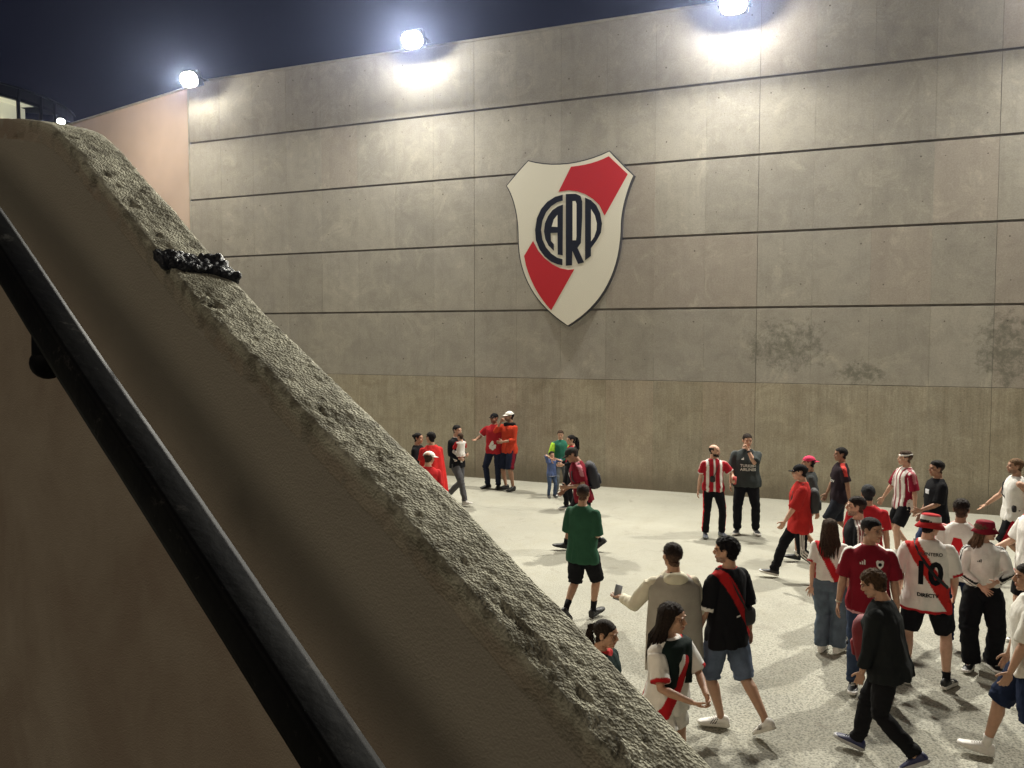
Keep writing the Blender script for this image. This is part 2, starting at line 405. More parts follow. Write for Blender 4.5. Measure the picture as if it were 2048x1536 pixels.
# ================================================================== club crest
def crop6(x, y): return (980 + x / 3.8406, 280 + y / 3.84)
def cr(pts, out): return [onwall(*crop6(x, y), out) for x, y in pts]
def arcpts(c, r, a0, a1, n=24): return [(c[0] + r * math.cos(R(a0 + (a1 - a0) * k / n)), c[1] + r * math.sin(R(a0 + (a1 - a0) * k / n))) for k in range(n + 1)]
def curve(p0, p1, p2, n=10): return [tuple(((1 - t) ** 2) * np.array(p0) + 2 * t * (1 - t) * np.array(p1) + t * t * np.array(p2)) for t in np.linspace(0, 1, n, endpoint=False)]
outline = curve((292, 155), (590, 235), (918, 80)) + curve((918, 80), (1010, 175), (1108, 272), 4) + curve((1108, 272), (1022, 470), (1012, 640)) + curve((1012, 640), (1010, 1190), (597, 1432), 16) + curve((597, 1432), (215, 1190), (213, 760), 16) + curve((213, 760), (212, 500), (122, 352)) + curve((122, 352), (200, 250), (292, 155), 4)
OUT = .14
oc = cr(outline, OUT); cs, cz = np.mean(oc, 0)
root = empty('club_crest', wallpt(cs, cz, 0)); root.rotation_euler = (0, 0, -AZ)
tag(root, 'big white shield crest with red diagonal band and CARP monogram on the concrete wall', 'crest')
ctr = np.array([cs, cz])
def pl(u, v_, d): return (u - cs, -d, v_ - cz)     # local: x along wall, -y out, z up
def grow(poly, k):
    P_ = np.array(poly); nx = np.roll(P_, -1, 0) - P_; pv = P_ - np.roll(P_, 1, 0)
    def nrm(e): n = np.stack([e[:, 1], -e[:, 0]], 1); return n / (np.linalg.norm(n, axis=1)[:, None] + 1e-9)
    n = nrm(nx) + nrm(pv); n /= np.linalg.norm(n, axis=1)[:, None]; ar = (P_[:, 0] * np.roll(P_[:, 1], -1) - np.roll(P_[:, 0], -1) * P_[:, 1]).sum()
    return P_ + n * k * (1 if ar > 0 else -1)
cbk = mat('crest_edge', (.035, .035, .04), rough=.4); cwh = mat('crest_white', (.83, .80, .68), rough=.14, spec=.6, coat=.4); crd = mat('crest_red', (.56, .035, .04), rough=.14, coat=.4); cbl = mat('crest_black', (.02, .022, .03), rough=.2, coat=.3)
link('backing', prism(oc, -.02, OUT - .006, pl), cbk, root, smooth=False)
link('shield_face', prism(grow(oc, -.026), .10, OUT, pl), cwh, root, smooth=False)
circ = [(603 + 272 * math.cos(a) * .985, 692 + 300 * math.sin(a)) for a in np.linspace(0, 2 * math.pi, 49)[:-1]]
def ringarc(a0, a1, k=1., n=14): return [(603 + 268 * k * math.cos(R(a)), 692 + 303 * k * math.sin(R(a))) for a in np.linspace(a0, a1, n)]
up_band = curve((622, 205), (790, 190), (912, 124), 6) + [(912, 124), (1058, 262), (878, 585)] + ringarc(-22, -106, 1.0)
up_band = curve((622, 205), (790, 190), (912, 124), 6) + [(912, 124), (1058, 262), (880, 582)] + [(840, 500), (790, 452), (730, 415), (670, 394), (600, 386), (526, 398)]
lo_band = [(330, 775), (262, 890)] + curve((275, 960), (330, 1160), (470, 1308), 7) + [(470, 1308), (648, 992)] + [(600, 997), (540, 985), (480, 955), (420, 908), (370, 850)]
for pts in (up_band, lo_band): link('red_band', prism(cr(pts, OUT + .004), .11, OUT + .004, pl), crd, root, smooth=False)
def pix(cx, cy, rx, ry, a0, a1, n=18): return [(cx + rx * math.cos(R(a)), cy + ry * math.sin(R(a))) for a in np.linspace(a0, a1, n)]
L_C = [(558, 420)] + pix(580, 692, 236, 274, -98, -262, 26)[0:0] + [(500, 436), (440, 474), (392, 530), (360, 600), (346, 690), (352, 770), (380, 840), (420, 895), (470, 935), (520, 955), (556, 962), (556, 915), (515, 903), (470, 872), (430, 825), (402, 765), (392, 690), (402, 620), (430, 555), (470, 508), (515, 478), (558, 465)]
L_A = [(560, 496), (520, 510), (478, 540), (445, 585), (422, 640), (414, 700), (424, 760), (450, 812), (490, 850), (490, 800), (468, 775), (466, 715), (518, 712), (520, 880), (558, 886)]
A_HOLE = [(518, 575), (490, 610), (474, 665), (518, 668)]
L_R = [(582, 415), (660, 413), (695, 430), (708, 470), (708, 590), (703, 690), (698, 790), (672, 828), (722, 940), (676, 952), (632, 850), (630, 962), (582, 966)]
R_HOLE = [(634, 470), (634, 770), (660, 770), (664, 740), (664, 490), (656, 468)]
L_P = [(730, 442), (775, 462), (815, 500), (845, 560), (860, 640), (852, 710), (820, 770), (775, 830), (775, 890), (730, 925)]
P_HOLE = [(776, 530), (776, 778), (800, 745), (818, 690), (820, 640), (806, 580)]
def letter(name, pts, hole=None):
    g = prism(cr(pts, OUT + .007), .12, OUT + .007, pl)
    o = link(name, g, cbl, root, smooth=False)
    if hole: link('letter_eye', prism(cr(hole, OUT + .010), .125, OUT + .010, pl), cwh, o, smooth=False)
for nm, pts, ho in (('letter_c', L_C, None), ('letter_a', L_A, A_HOLE), ('letter_r', L_R, R_HOLE), ('letter_p', L_P, P_HOLE)): letter(nm, pts, ho)

# ================================================================== floodlights on the wall head
fm = mat('floodlight_housing', (.10, .10, .11), rough=.4, metal=.8); lens = mat('floodlight_lens', (1, 1, 1), emis=(1, .97, .88), estr=13)
labs = ['white floodlight on the wall head above the end of the painted wall', 'white floodlight on the wall head midway between the corner and the crest', 'white floodlight on the wall head up and to the right of the crest', 'white floodlight on the wall head past the top edge of the picture']
def make_flood():
    r0 = empty('floodlight'); 
    link('lamp_housing', box((0, 0, 0), (.52, .16, .40), ch=.03), fm, r0, smooth=False)
    g = G()
    for k in range(9): box((-.22 + k * .055, .10, 0), (.012, .07, .34), g)
    link('cooling_fins', g, fm, r0, smooth=False)
    lg_ = ellipsoid((0, 0, 0), (1, 1, 1), 28, 14); lg_.V = np.sign(lg_.V) * np.abs(lg_.V) ** .75 * [.25, .10, .19] + [0, -.085, 0]; link('lamp_lens', lg_, lens, r0)
    g = G(); 
    for s in (-1, 1): limb([(s * .29, 0, 0), (s * .29, .12, -.06), (s * .29, .24, -.10)], [.018] * 3, 8, g)
    limb([(-.29, .24, -.10), (.29, .24, -.10)], [.018] * 2, 8, g); limb([(0, .24, -.10), (0, .62, -.36), (0, .98, -.60)], [.03] * 3, 10, g)
    link('bracket', g, fm, r0)
    return r0
fl0 = make_flood()
def copy_tree(o, parent=None):
    c_ = o.copy(); col.objects.link(c_); c_.parent = parent
    for ch in list(o.children): copy_tree(ch, c_)
    return c_
LP_ = [onwall(383, 158, .47), onwall(828, 79, .47), onwall(1468, 7, .47)]; LP_.append((LP_[2][0] + 7.4, LP_[2][1]))
for k, (s, lz) in enumerate(LP_):
    o = fl0 if k == 0 else copy_tree(fl0)
    p = wallpt(s, lz, .47); o.location = p; o.scale = (1.15,) * 3
    o.rotation_euler = (R(24), 0, -AZ); o['label'] = labs[k]; o['category'] = 'floodlight'; o['group'] = 'floodlights along the wall head'
    ld = bpy.data.lights.new('floodlight_beam', 'AREA'); ld.shape = 'RECTANGLE'; ld.size = .46; ld.size_y = .34; ld.energy = LAMP_POWER; ld.color = (1, .97, .90) if k else (1, .95, .80)
    lo_ = bpy.data.objects.new('floodlight_beam', ld); col.objects.link(lo_); lo_.parent = o
    lo_.location = (0, -.205, 0); lo_.rotation_euler = (R(-90), 0, 0)
    pd_ = bpy.data.lights.new('floodlight_spill', 'POINT'); pd_.energy = LAMP_POWER * .11; pd_.color = ld.color; pd_.shadow_soft_size = .06
    po_ = bpy.data.objects.new('floodlight_spill', pd_); col.objects.link(po_); po_.parent = o; po_.location = (0, -.27, 0)

# ================================================================== stair parapet beside the camera
PAZ = R(41); Pn = np.array([math.sin(PAZ), math.cos(PAZ), 0]); Pu = np.array([math.cos(PAZ), -math.sin(PAZ), 0]); PD = .90; PW = .14
prof = np.array([(-9, 1.5), (-5.5, 1.04), (-3.77, .79), (-2.75, .632), (-2.6, .606), (-2.47, .578), (-2.4, .556), (-2.34, .527), (-2.24, .467), (-2.13, .389), (-2.0, .308), (-1.77, .150), (-1.60, .042), (-1.38, -.082), (-1.06, -.265), (-.75, -.458), (-.53, -.598), (.4, -1.165), (2.8, -2.6)])
ss = np.concatenate([np.arange(-8, -3.2, .05), np.arange(-3.2, .3, .0042), np.arange(.3, 2.6, .05)])
pz = np.interp(ss, prof[:, 0], prof[:, 1]); kk = np.hanning(15); kk /= kk.sum(); pzs = np.convolve(np.pad(pz, 7, 'edge'), kk, 'valid')
# cross-section: (across, down, rough-weight)
cs_ = []
for d in np.concatenate([np.linspace(4.9, 1.6, 5), np.linspace(1.4, .12, 44), np.linspace(.11, .03, 16)]): cs_.append((0, -d, 0 if d > .06 else .25))
rr = .011
for a in np.linspace(0, 90, 8): cs_.append((rr - rr * math.cos(R(a)), -rr + rr * math.sin(R(a)), .6 + .4 * a / 90))
for w in np.linspace(rr + .004, PW - rr - .004, 32): cs_.append((w, 0.003 * math.sin(math.pi * w / PW), 1))
for a in np.linspace(90, 0, 7): cs_.append((PW - rr + rr * math.cos(R(a)), -rr + rr * math.sin(R(a)), .8))
for d in np.concatenate([np.linspace(.03, .3, 10), np.linspace(.5, 4.9, 5)]): cs_.append((PW, -d, .15))
cs_ = np.array(cs_); nc = len(cs_)
S_, Ci = np.meshgrid(np.arange(len(ss)), np.arange(nc), indexing='ij')
sl = np.gradient(pzs, ss)
V = np.stack([ss[S_], cs_[Ci, 0], pzs[S_] + cs_[Ci, 1]], 2).reshape(-1, 3); Wt = cs_[Ci, 2].ravel()
V[:, 2] = np.maximum(V[:, 2], -H)
g = G(); I = np.arange(len(V)).reshape(len(ss), nc)
g.add(V, np.stack([I[:-1, :-1].ravel(), I[1:, :-1].ravel(), I[1:, 1:].ravel(), I[:-1, 1:].ravel()], 1)); g.Q = g.Q[:, ::-1]
Nn = normals(g)
if (Nn[Wt == 1][:, 2].mean()) < 0: g.Q = g.Q[:, ::-1]; Nn = -Nn
edge = np.abs(V[:, 1] - .01) < .03
crest_in = np.clip((V[:, 0] + 2.75) / .5, 0, 1)
upper_face = np.clip((-2.02 - V[:, 0]) / .25, 0, 1) * 0
wob = .5 + .5 * fbm(V * [9, 9, 9], 3, 3)
W2 = np.clip(Wt * (0.35 + 1.3 * wob), 0, 1) * crest_in
cells = fbm(V * 42, 4, 21); lumps = fbm(V * [14, 20, 14], 3, 9)
fineg = fbm(V * 120, 3, 61); patch = np.clip(.45 + 1.5 * fbm(V * [5, 16, 5], 4, 91), 0, 1)
dsp = W2 * (.0010 * cells + .0016 * lumps + (.0005 + .0030 * np.clip(patch, 0, 1)) * fineg - .0018 * np.clip(patch, 0, 1)) + .0012 * fbm(V * 6, 3, 31) + .0004 * fbm(V * 60, 2, 5)
nz = vnoise(V * 75, 77); dsp += W2 * .0012 * np.where(nz > .1, nz, nz * .3)
chip = fbm(V * [22, 22, 22], 3, 55); dsp -= (edge & (Wt > .2)) * np.clip(chip - .1, 0, 1) * .014
g.V = V + Nn * dsp[:, None]
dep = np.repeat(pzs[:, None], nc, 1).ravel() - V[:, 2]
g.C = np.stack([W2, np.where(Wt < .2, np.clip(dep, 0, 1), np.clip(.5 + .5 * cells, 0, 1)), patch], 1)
parm = mat('parapet_render', rough=.9); q = NB(parm)
at = q.n('ShaderNodeAttribute'); at.attribute_name = 'Col'; se = q.n('ShaderNodeSeparateColor'); q.inp(se, 0, at.outputs['Color'])
P = q.n('ShaderNodeTexCoord').outputs['Object']
n1 = q.noise(P, 2.2, 5, .6, .5); n2 = q.noise(P, 11, 6, .7); n3 = q.noise(P, 120, 3, .7); n4 = q.noise(P, 5.5, 5, .6)
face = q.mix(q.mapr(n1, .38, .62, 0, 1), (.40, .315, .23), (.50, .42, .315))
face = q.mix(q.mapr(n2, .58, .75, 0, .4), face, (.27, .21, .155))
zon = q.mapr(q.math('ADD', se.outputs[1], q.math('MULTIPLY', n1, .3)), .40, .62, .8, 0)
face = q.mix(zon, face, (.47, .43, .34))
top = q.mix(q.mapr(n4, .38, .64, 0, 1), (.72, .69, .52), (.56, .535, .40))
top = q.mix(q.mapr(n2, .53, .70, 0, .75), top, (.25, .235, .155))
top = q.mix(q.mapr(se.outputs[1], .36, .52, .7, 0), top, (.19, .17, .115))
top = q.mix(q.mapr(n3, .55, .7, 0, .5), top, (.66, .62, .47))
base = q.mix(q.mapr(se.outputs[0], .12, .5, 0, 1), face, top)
spk = q.noise(P, 210, 3, .8); sk_ = q.math('MULTIPLY', q.math('MULTIPLY', q.mapr(spk, .34, .54, .9, 0), q.mapr(se.outputs[2], 0, 1, .12, 1)), se.outputs[0])
base = q.mix(sk_, base, (.15, .14, .09))
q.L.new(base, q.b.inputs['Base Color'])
pt = q.n('ShaderNodeTexVoronoi'); q.inp(pt, 'Vector', P); pt.inputs['Scale'].default_value = 190
q.bump(q.math('ADD', q.math('MULTIPLY', q.math('ADD', q.math('MULTIPLY', pt.outputs['Distance'], 2.2), q.math('MULTIPLY', n3, 1.2)), q.math('ADD', .25, se.outputs[0])), q.noise(P, 260, 2, .6)), .55, .004)
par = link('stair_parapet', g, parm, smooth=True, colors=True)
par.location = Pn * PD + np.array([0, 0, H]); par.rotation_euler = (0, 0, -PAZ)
tag(par, 'rough topped concrete parapet sloping down beside the stairs across the near corner', 'parapet')
# tar lump over the joint in the parapet top
g = G()
for k in range(700):
    w = rng.uniform(-.010, PW + .006); s = -1.79 + (w / PW) * .022 + rng.uniform(-.036, .034) * (.55 + .45 * w / PW); z = np.interp(s, prof[:, 0], prof[:, 1])
    r0 = rng.uniform(.0045, .009); ellipsoid((s, w, z + rng.uniform(-.006, .010)), (r0 * 1.3, r0 * 1.2, r0), 8, 6, g)
g = remesh(g, .0028, 6, fac=.7); Nn = normals(g); g.V += Nn * (.0085 * fbm(g.V * 38, 3, 2) + .0022 * fbm(g.V * 150, 2, 8))[:, None]
tarm = mat('tar', (.018, .018, .02), rough=.48, bump=.7, bscale=120)
link('tar_patch', g, tarm, par)

# handrail, a dark painted steel tube on brackets
rail_m = mat('painted_steel', (.009, .009, .010), spec=.07, rough=.6, bump=.10, bscale=45, var=.35, vscale=12)
HD = .55
rp = np.array([(-3.2, 1.02), (-2.4, .60), (-1.70, .166), (-1.39, -.04), (-1.128, -.204), (-.915, -.342), (-.727, -.464), (-.4, -.675), (.3, -1.12), (1.6, -1.95)])
rs = np.linspace(-3.2, 1.6, 160); rz = np.convolve(np.pad(np.interp(rs, rp[:, 0], rp[:, 1]), 6, 'edge'), np.hanning(13) / np.hanning(13).sum(), 'valid')
q = NB(rail_m); P = q.n('ShaderNodeTexCoord').outputs['Object']; w1_ = q.noise(P, 38, 6, .75, .5); w2_ = q.noise(P, 7, 5, .6)
q.L.new(q.mix(q.mapr(q.math('ADD', w1_, q.math('MULTIPLY', w2_, .5)), .86, .96, 0, .8), q.mix(q.mapr(w2_, .4, .65, 0, 1), (.005, .005, .006), (.011, .011, .010)), (.06, .057, .052)), q.b.inputs['Base Color'])
hr = empty('handrail', Pn * PD + np.array([0, 0, H])); hr.rotation_euler = (0, 0, -PAZ)
tag(hr, 'dark painted steel handrail running down the inner face of the stair parapet', 'handrail')
pts = np.stack([rs, np.full(160, HD - PD), rz], 1)
rg = limb(pts, [.0272] * 160, 32, up=(0, 0, 1))
nn_ = 32; aa_ = np.arange(nn_) * 2 * math.pi / nn_; ks_ = (np.maximum(abs(np.cos(aa_)), abs(np.sin(aa_))) ** -1 - 1) * .80 + 1
ctr_ = np.repeat(pts, nn_, 0); rg.V[:160 * nn_] = ctr_ + (rg.V[:160 * nn_] - ctr_) * np.tile(ks_, 160)[:, None]
rg.V += normals(rg) * (.0003 * fbm(rg.V * 40, 2, 4))[:, None]
link('rail', rg, rail_m, hr)
for s in (-3.05, -1.50, .9):
    z = np.interp(s, rp[:, 0], rp[:, 1])
    b_ = limb([(s, HD - PD, z - .02), (s, HD - PD, z - .072), (s, HD - PD, z - .088), (s, HD - PD, z - .094)], [.023, .024, .017, .008], 20)
    ellipsoid((s, HD - PD, z - .078), (.028, .028, .027), 16, 10, b_)
    if s != -1.50: limb([(s, HD - PD, z - .06), (s, HD - PD + .16, z - .10), (s, -.01, z - .12)], [.012] * 3, 10, b_)
    link('bracket', b_, rail_m, hr)

# ================================================================== glazed building far left
Dg = 46.
def at(x, y, dist):
    d = ray(x, y); return EYE + d * (dist / d[1])
bg = empty('glazed_building', (at(40, 300, Dg)[0], Dg, 0)); ox, oy = bg.location[0], bg.location[1]
tag(bg, 'curved glass building with lit rooms seen over the top of the parapet', 'building')
gl_fr = mat('dark_mullion', (.03, .035, .035), rough=.4); gl_pan = mat('dark_cladding', (.07, .08, .08), rough=.35, var=.2, vscale=1)
room = mat('lit_room', (.62, .60, .48), rough=.7, emis=(1, .93, .70), estr=.42, var=.1, vscale=.6); tube = mat('light_tube', (1, 1, 1), emis=(1, .90, .62), estr=6)
glass = mat('window_glass', (.8, .85, .85), rough=.03); glass.node_tree.nodes['Principled BSDF'].inputs['Transmission Weight'].default_value = 1; glass.node_tree.nodes['Principled BSDF'].inputs['IOR'].default_value = 1.1
Rc = 9.0
cyy = Dg + 6; cx = at(112, 200, cyy)[0] - Rc
def cyl(x):     # angle on the drum that lies in an image column
    A_ = np.linspace(0, math.pi, 2000); X_ = 1024 + FPX * (cx + Rc * np.cos(A_)) / (cyy - Rc * np.sin(A_)) ; A_ = A_[A_ < 2.4]; X_ = X_[:len(A_)]
    return float(A_[np.argmin(abs(X_ - x))])
def drum(a, r, z): return np.array([cx + r * math.cos(a) - ox, cyy - r * math.sin(a) - oy, z])
def zat(y, dist): d = ray(0, y); return H + d[2] / d[1] * dist
dl_ = cyy - Rc * math.sin(cyl(8)); zt, zw = zat(165, dl_), zat(188, dl_)
cuts = [-30, 8, 53, 97, 112]; angs = [cyl(-75), cyl(8), cyl(53), cyl(97), .02, -.35]
def bay(a0, a1, r, z0, z1, n=5, th=.08):
    g = G(); ar = np.linspace(a0, a1, n); Rg = []
    V = [drum(a, rr_, z) for a in ar for rr_ in (r, r - th) for z in (z0, z1)]; Q = []
    for k in range(n - 1):
        b0, b1 = 4 * k, 4 * k + 4
        Q += [[b0, b0 + 1, b1 + 1, b1], [b0 + 2, b1 + 2, b1 + 3, b0 + 3], [b0 + 1, b0 + 3, b1 + 3, b1 + 1], [b0, b1, b1 + 2, b0 + 2]]
    Q += [[0, 2, 3, 1], [4 * n - 4, 4 * n - 3, 4 * n - 1, 4 * n - 2]]
    return g.add(V, Q)
for k in range(len(angs) - 1):
    a0, a1 = angs[k], angs[k + 1]
    link('fascia_panel', bay(a0 - .004, a1 + .004, Rc, zw + .15, zt), gl_pan, bg, smooth=False)
    w_ = link('window', bay(a0 - .008, a1 + .008, Rc - .1, 3.2, zw, th=.03), glass, bg, smooth=False)
    link('mullion', limb([drum(a0, Rc, 3), drum(a0, Rc, zt)], [.11, .11], 6), gl_fr, bg)
    link('wall', bay(a0 + .02, a1 - .02, Rc, 0, 3.2), gl_pan, bg, smooth=False)
link('transom', bay(angs[0], angs[-1], Rc + .03, zw - .02, zw + .14, 16, .2), gl_fr, bg, smooth=False)
link('roof', bay(angs[0], angs[-1], Rc + .12, zt + .02, zt + .10, 16, Rc * .95), gl_fr, bg, smooth=False)
link('floor_slab', bay(angs[0], angs[3], Rc - .2, 3.0, 3.18, 10, Rc * .6), gl_pan, bg, smooth=False)
link('room_wall', bay(angs[0], angs[3] - .01, Rc - 1.1, 3.2, zw - .02, 14, .1), room, bg, smooth=False)
link('room_partition', bay(angs[2] + .10, angs[2] + .16, Rc - .3, 3.2, zw - .03, 2, .75), room, bg, smooth=False)
link('room_ceiling', bay(angs[0], angs[3] + .02, Rc - .25, zw + .02, zw + .1, 10, 1.2), room, bg, smooth=False)
ztb = zat(215, Dg - .5)
link('strip_light', limb([drum(a, Rc - .85, ztb) for a in np.linspace(angs[1] + .02, angs[3] + .14, 8)], [.07] * 8, 6), tube, bg)
# a bright lamp just clearing the parapet crest; it washes the painted wall
lp = at(122, 243, 24.); sl_ = empty('pole_lamp', lp * [1, 1, 0])
tag(sl_, 'small bright white lamp on a pole peeking over the parapet crest', 'lamp')
link('pole', limb([(0, 0, 0), (0, 0, lp[2] - .1)], [.05, .04], 10), fm, sl_)
link('lamp_head', ellipsoid((0, 0, lp[2]), (.11, .11, .08), 14, 8), mat('lamp_glow', (1, 1, 1), emis=(1, .97, .9), estr=40), sl_)
pl_ = bpy.data.lights.new('pole_lamp_light', 'POINT'); pl_.energy = 330; pl_.color = (1, .86, .72); pl_.shadow_soft_size = .1
po = bpy.data.objects.new('pole_lamp_light', pl_); col.objects.link(po); po.parent = sl_; po.location = (0, .25, lp[2] - .02)

# thin volume added to stand in for the glow around the floodlights
hz = mat('glow_haze_volume'); N, L = nt(hz); N.remove(N['Principled BSDF']); vo = N.new('ShaderNodeVolumePrincipled'); vo.inputs['Color'].default_value = (.50, .60, 1, 1)
vo.inputs['Density'].default_value = .0005; vo.inputs['Anisotropy'].default_value = .9
L.new(vo.outputs[0], [n for n in N if n.type == 'OUTPUT_MATERIAL'][0].inputs['Volume'])
tag(link('glow_haze', box((0, 27.5, 6.3), (152, 117, 14.6)), hz, smooth=False), kind='stuff')

# ================================================================== people
# ---- templates (metres, built once) ----
def build_head(voxel):
    g = G(); e = lambda c, r: ellipsoid(c, r, 20, 12, g)
    e((0, .018, .036), (.074, .094, .080)); e((0, -.018, -.030), (.060, .070, .072)); e((0, -.066, -.088), (.024, .022, .019))
    e((0, -.030, -.078), (.042, .045, .030)); e((0, -.045, .045), (.058, .042, .045))
    for s in (-1, 1):
        e((s * .044, -.008, -.056), (.018, .030, .034)); e((s * .036, -.058, -.018), (.025, .024, .028)); e((s * .030, -.083, .030), (.025, .011, .009))
        e((s * .077, .010, -.004), (.008, .019, .031)); e((s * .082, .020, .008), (.006, .010, .018)); e((s * .011, -.097, -.028), (.009, .010, .008))
    limb([(0, -.082, .024), (0, -.098, -.002), (0, -.108, -.022)], [.008, .010, .013], 12, g)
    e((0, -.086, -.050), (.025, .012, .008)); e((0, -.084, -.061), (.021, .012, .009)); e((0, -.076, -.056), (.030, .012, .020))
    limb([(0, .022, -.05), (0, .030, -.10), (0, .036, -.17)], [.054, .054, .060], 16, g)
    o = remesh(g, voxel, 2)
    V = o.V
    for s in (-1, 1):
        d = np.linalg.norm((V - [s * .031, -.088, .010]) / [.018, .03, .012], axis=1); V[:, 1] += np.clip(1 - d, 0, 1) * .011
    C = np.ones((len(V), 3))
    def tintm(m, c): C[m] = C[m] * (1 - .0) * c
    lips = (np.abs(V[:, 0]) < .024) & (V[:, 1] < -.078) & (np.abs(V[:, 2] + .055) < .0105); C[lips] *= [.82, .55, .52]
    for s in (-1, 1):
        br = (np.abs(V[:, 0] - s * .032) < .021) & (np.abs(V[:, 2] - .030 + .12 * (np.abs(V[:, 0]) - .032)) < .0055) & (V[:, 1] < -.05); C[br] *= [.42, .38, .34]
    low = V[:, 2] < -.125
    o.C = C
    for s in (-1, 1):
        ellipsoid((s * .031, -.0735, .009), (.0125, .0125, .0095), 12, 8, o, C=(.55, .58, .62))
        ellipsoid((s * .031, -.0812, .009), (.0058, .0060, .0058), 10, 6, o, C=(.10, .07, .05))
    return o
HEAD = {0: build_head(.0042), 1: build_head(.0085)}
def build_hand(curl, spread, voxel, thumb_in=.3):
    g = G()
    ellipsoid((0, 0, -.008), (.019, .026, .03), 12, 8, g); ellipsoid((0, .001, -.050), (.015, .040, .048), 14, 10, g); ellipsoid((-.006, -.022, -.035), (.014, .018, .030), 12, 8, g)
    for k, (y, L, r) in enumerate(((-.030, .074, .0088), (-.0105, .083, .0092), (.0095, .076, .0088), (.028, .060, .0078))):
        p = np.array([0, y, -.082 + abs(k - 1.3) * .003]); a = 0; fan = (k - 1.4) * spread; pts = [np.array([0, y * .8, -.05]), p]
        for j, (fl, cu) in enumerate(zip((.45, .31, .24), curl)):
            a += R(cu); d = np.array([-math.sin(a), math.sin(fan) * math.cos(a), -math.cos(a)]); p = p + d * L * fl; pts.append(p)
        limb(pts, [r, r * 1.05, r, r * .95, r * .75], 10, g)
    p = np.array([-.004, -.026, -.022]); pts = [p]; d = np.array([-thumb_in, -.72, -.62]); d /= np.linalg.norm(d)
    for L in (.036, .030, .022): p = p + d * L; pts.append(p); d = d + np.array([-.12, .22, -.22]); d /= np.linalg.norm(d)
    limb(pts, [.014, .011, .0098, .0078], 10, g)
    return remesh(g, voxel, 1)
HANDS = {}
for nm, cu, sp, ti in (('relaxed', (18, 26, 18), .06, .35), ('open', (4, 6, 5), .14, .1), ('grip', (62, 78, 50), .02, .7)):
    for lod, vx in ((0, .0042), (1, .0068)): HANDS[nm, lod] = build_hand(cu, sp, vx, ti)
def build_shoe():
    up, so = G(), G(); st = [(.075, .020, .060), (.060, .033, .088), (.025, .037, .098), (-.02, .038, .088), (-.07, .041, .068), (-.12, .046, .054), (-.16, .043, .044), (-.185, .030, .036), (-.198, .012, .028)]
    n = 20; Rg = []
    for y, w, h in st:
        a = np.arange(n) * 2 * math.pi / n; x = w * np.sign(np.cos(a)) * np.abs(np.cos(a)) ** .8; z = .018 + (h - .018) * (.5 + .5 * np.sin(a)); x = x * np.where(np.sin(a) > .2, 1 - .35 * (np.sin(a) - .2), 1)
        Rg.append(np.stack([x, np.full(n, y), z], 1))
    rings(Rg, up); up.V[:, 2] = .018 + (up.V[:, 2] - .018) * 1.12; up.V[:, 0] *= 1.07
    pl_ = [(.078, .0), (.070, .024), (.04, .036), (-.01, .037), (-.06, .040), (-.12, .049), (-.165, .045), (-.192, .030), (-.205, .0)]
    out = [(w, y) for y, w in pl_] + [(-w, y) for y, w in pl_[-2:0:-1]]
    A = np.array(out); Rg = [np.column_stack([A * k, np.full(len(A), z)]) for k, z in ((.98, 0), (1.06, .006), (1.05, .028), (.98, .034))]
    rings(Rg, so)
    lc = G()
    for k in range(5): limb([(-.018, -.035 - k * .018, .088 - k * .0065), (0, -.038 - k * .018, .092 - k * .0068), (.018, -.035 - k * .018, .088 - k * .0065)], [.0035] * 3, 6, lc)
    return up, so, lc
SHOE, SOLE, LACE = build_shoe()
def build_ear(): pass

# ---- materials shared by everyone; colours ride on vertex colours ----
skin_m = mat('skin', attr=True, rough=.52, bump=.08, bscale=200, var=.07, vscale=30, spec=.4)
sb = skin_m.node_tree.nodes['Principled BSDF']; sb.inputs['Subsurface Weight'].default_value = .08; sb.inputs['Subsurface Radius'].default_value = (.012, .005, .003)
cloth_m = mat('jersey_cloth', attr=True, rough=.85, bump=.3, bscale=45, var=.10, vscale=9, spec=.12); 
denim_m = mat('denim', attr=True, rough=.9, bump=.3, bscale=160, var=.22, vscale=9, spec=.15)
hair_m = mat('hair', attr=True, rough=.7, bump=.9, bscale=150, var=.45, vscale=70, spec=.12)
shoe_m = mat('shoe_leather', attr=True, rough=.5, bump=.1, bscale=80, var=.06, vscale=20)
gear_m = mat('bag_nylon', attr=True, rough=.7, bump=.3, bscale=60, var=.15, vscale=20)
BLK = (.007, .007, .008); WHT = (.72, .70, .66); RED = (.42, .014, .018); MAR = (.17, .008, .018); NAVY = (.012, .016, .035); GRY = (.09, .10, .10)
SK = dict(light=(.56, .34, .24), mid=(.43, .25, .165), tan=(.33, .18, .115), dark=(.18, .10, .06))
HR = dict(black=(.009, .007, .006), brown=(.050, .030, .018), dark=(.020, .013, .009), fair=(.12, .07, .035), grey=(.09, .08, .07))

def ik(a, t, l1, l2, pole):
    d = t - a; L = np.linalg.norm(d); mx = (l1 + l2) * .998
    if L > mx: t = a + d / L * mx; d = t - a; L = mx
    L = max(L, abs(l1 - l2) * 1.05 + 1e-4); u = d / L; c = (l1 ** 2 - l2 ** 2 + L ** 2) / (2 * L); h = math.sqrt(max(l1 ** 2 - c ** 2, 0))
    p = pole - u * (pole @ u); p /= np.linalg.norm(p) + 1e-9
    return a + u * c + p * h, t
def rotm(ax, deg):
    return np.array(Matrix.Rotation(R(deg), 4, ax))
def seg(Pn_, a, b):
    d = b - a; L2 = d @ d; t = np.clip(((Pn_ - a) @ d) / L2, 0, 1); c = a + t[:, None] * d
    return np.linalg.norm(Pn_ - c, axis=1), t, Pn_ - c

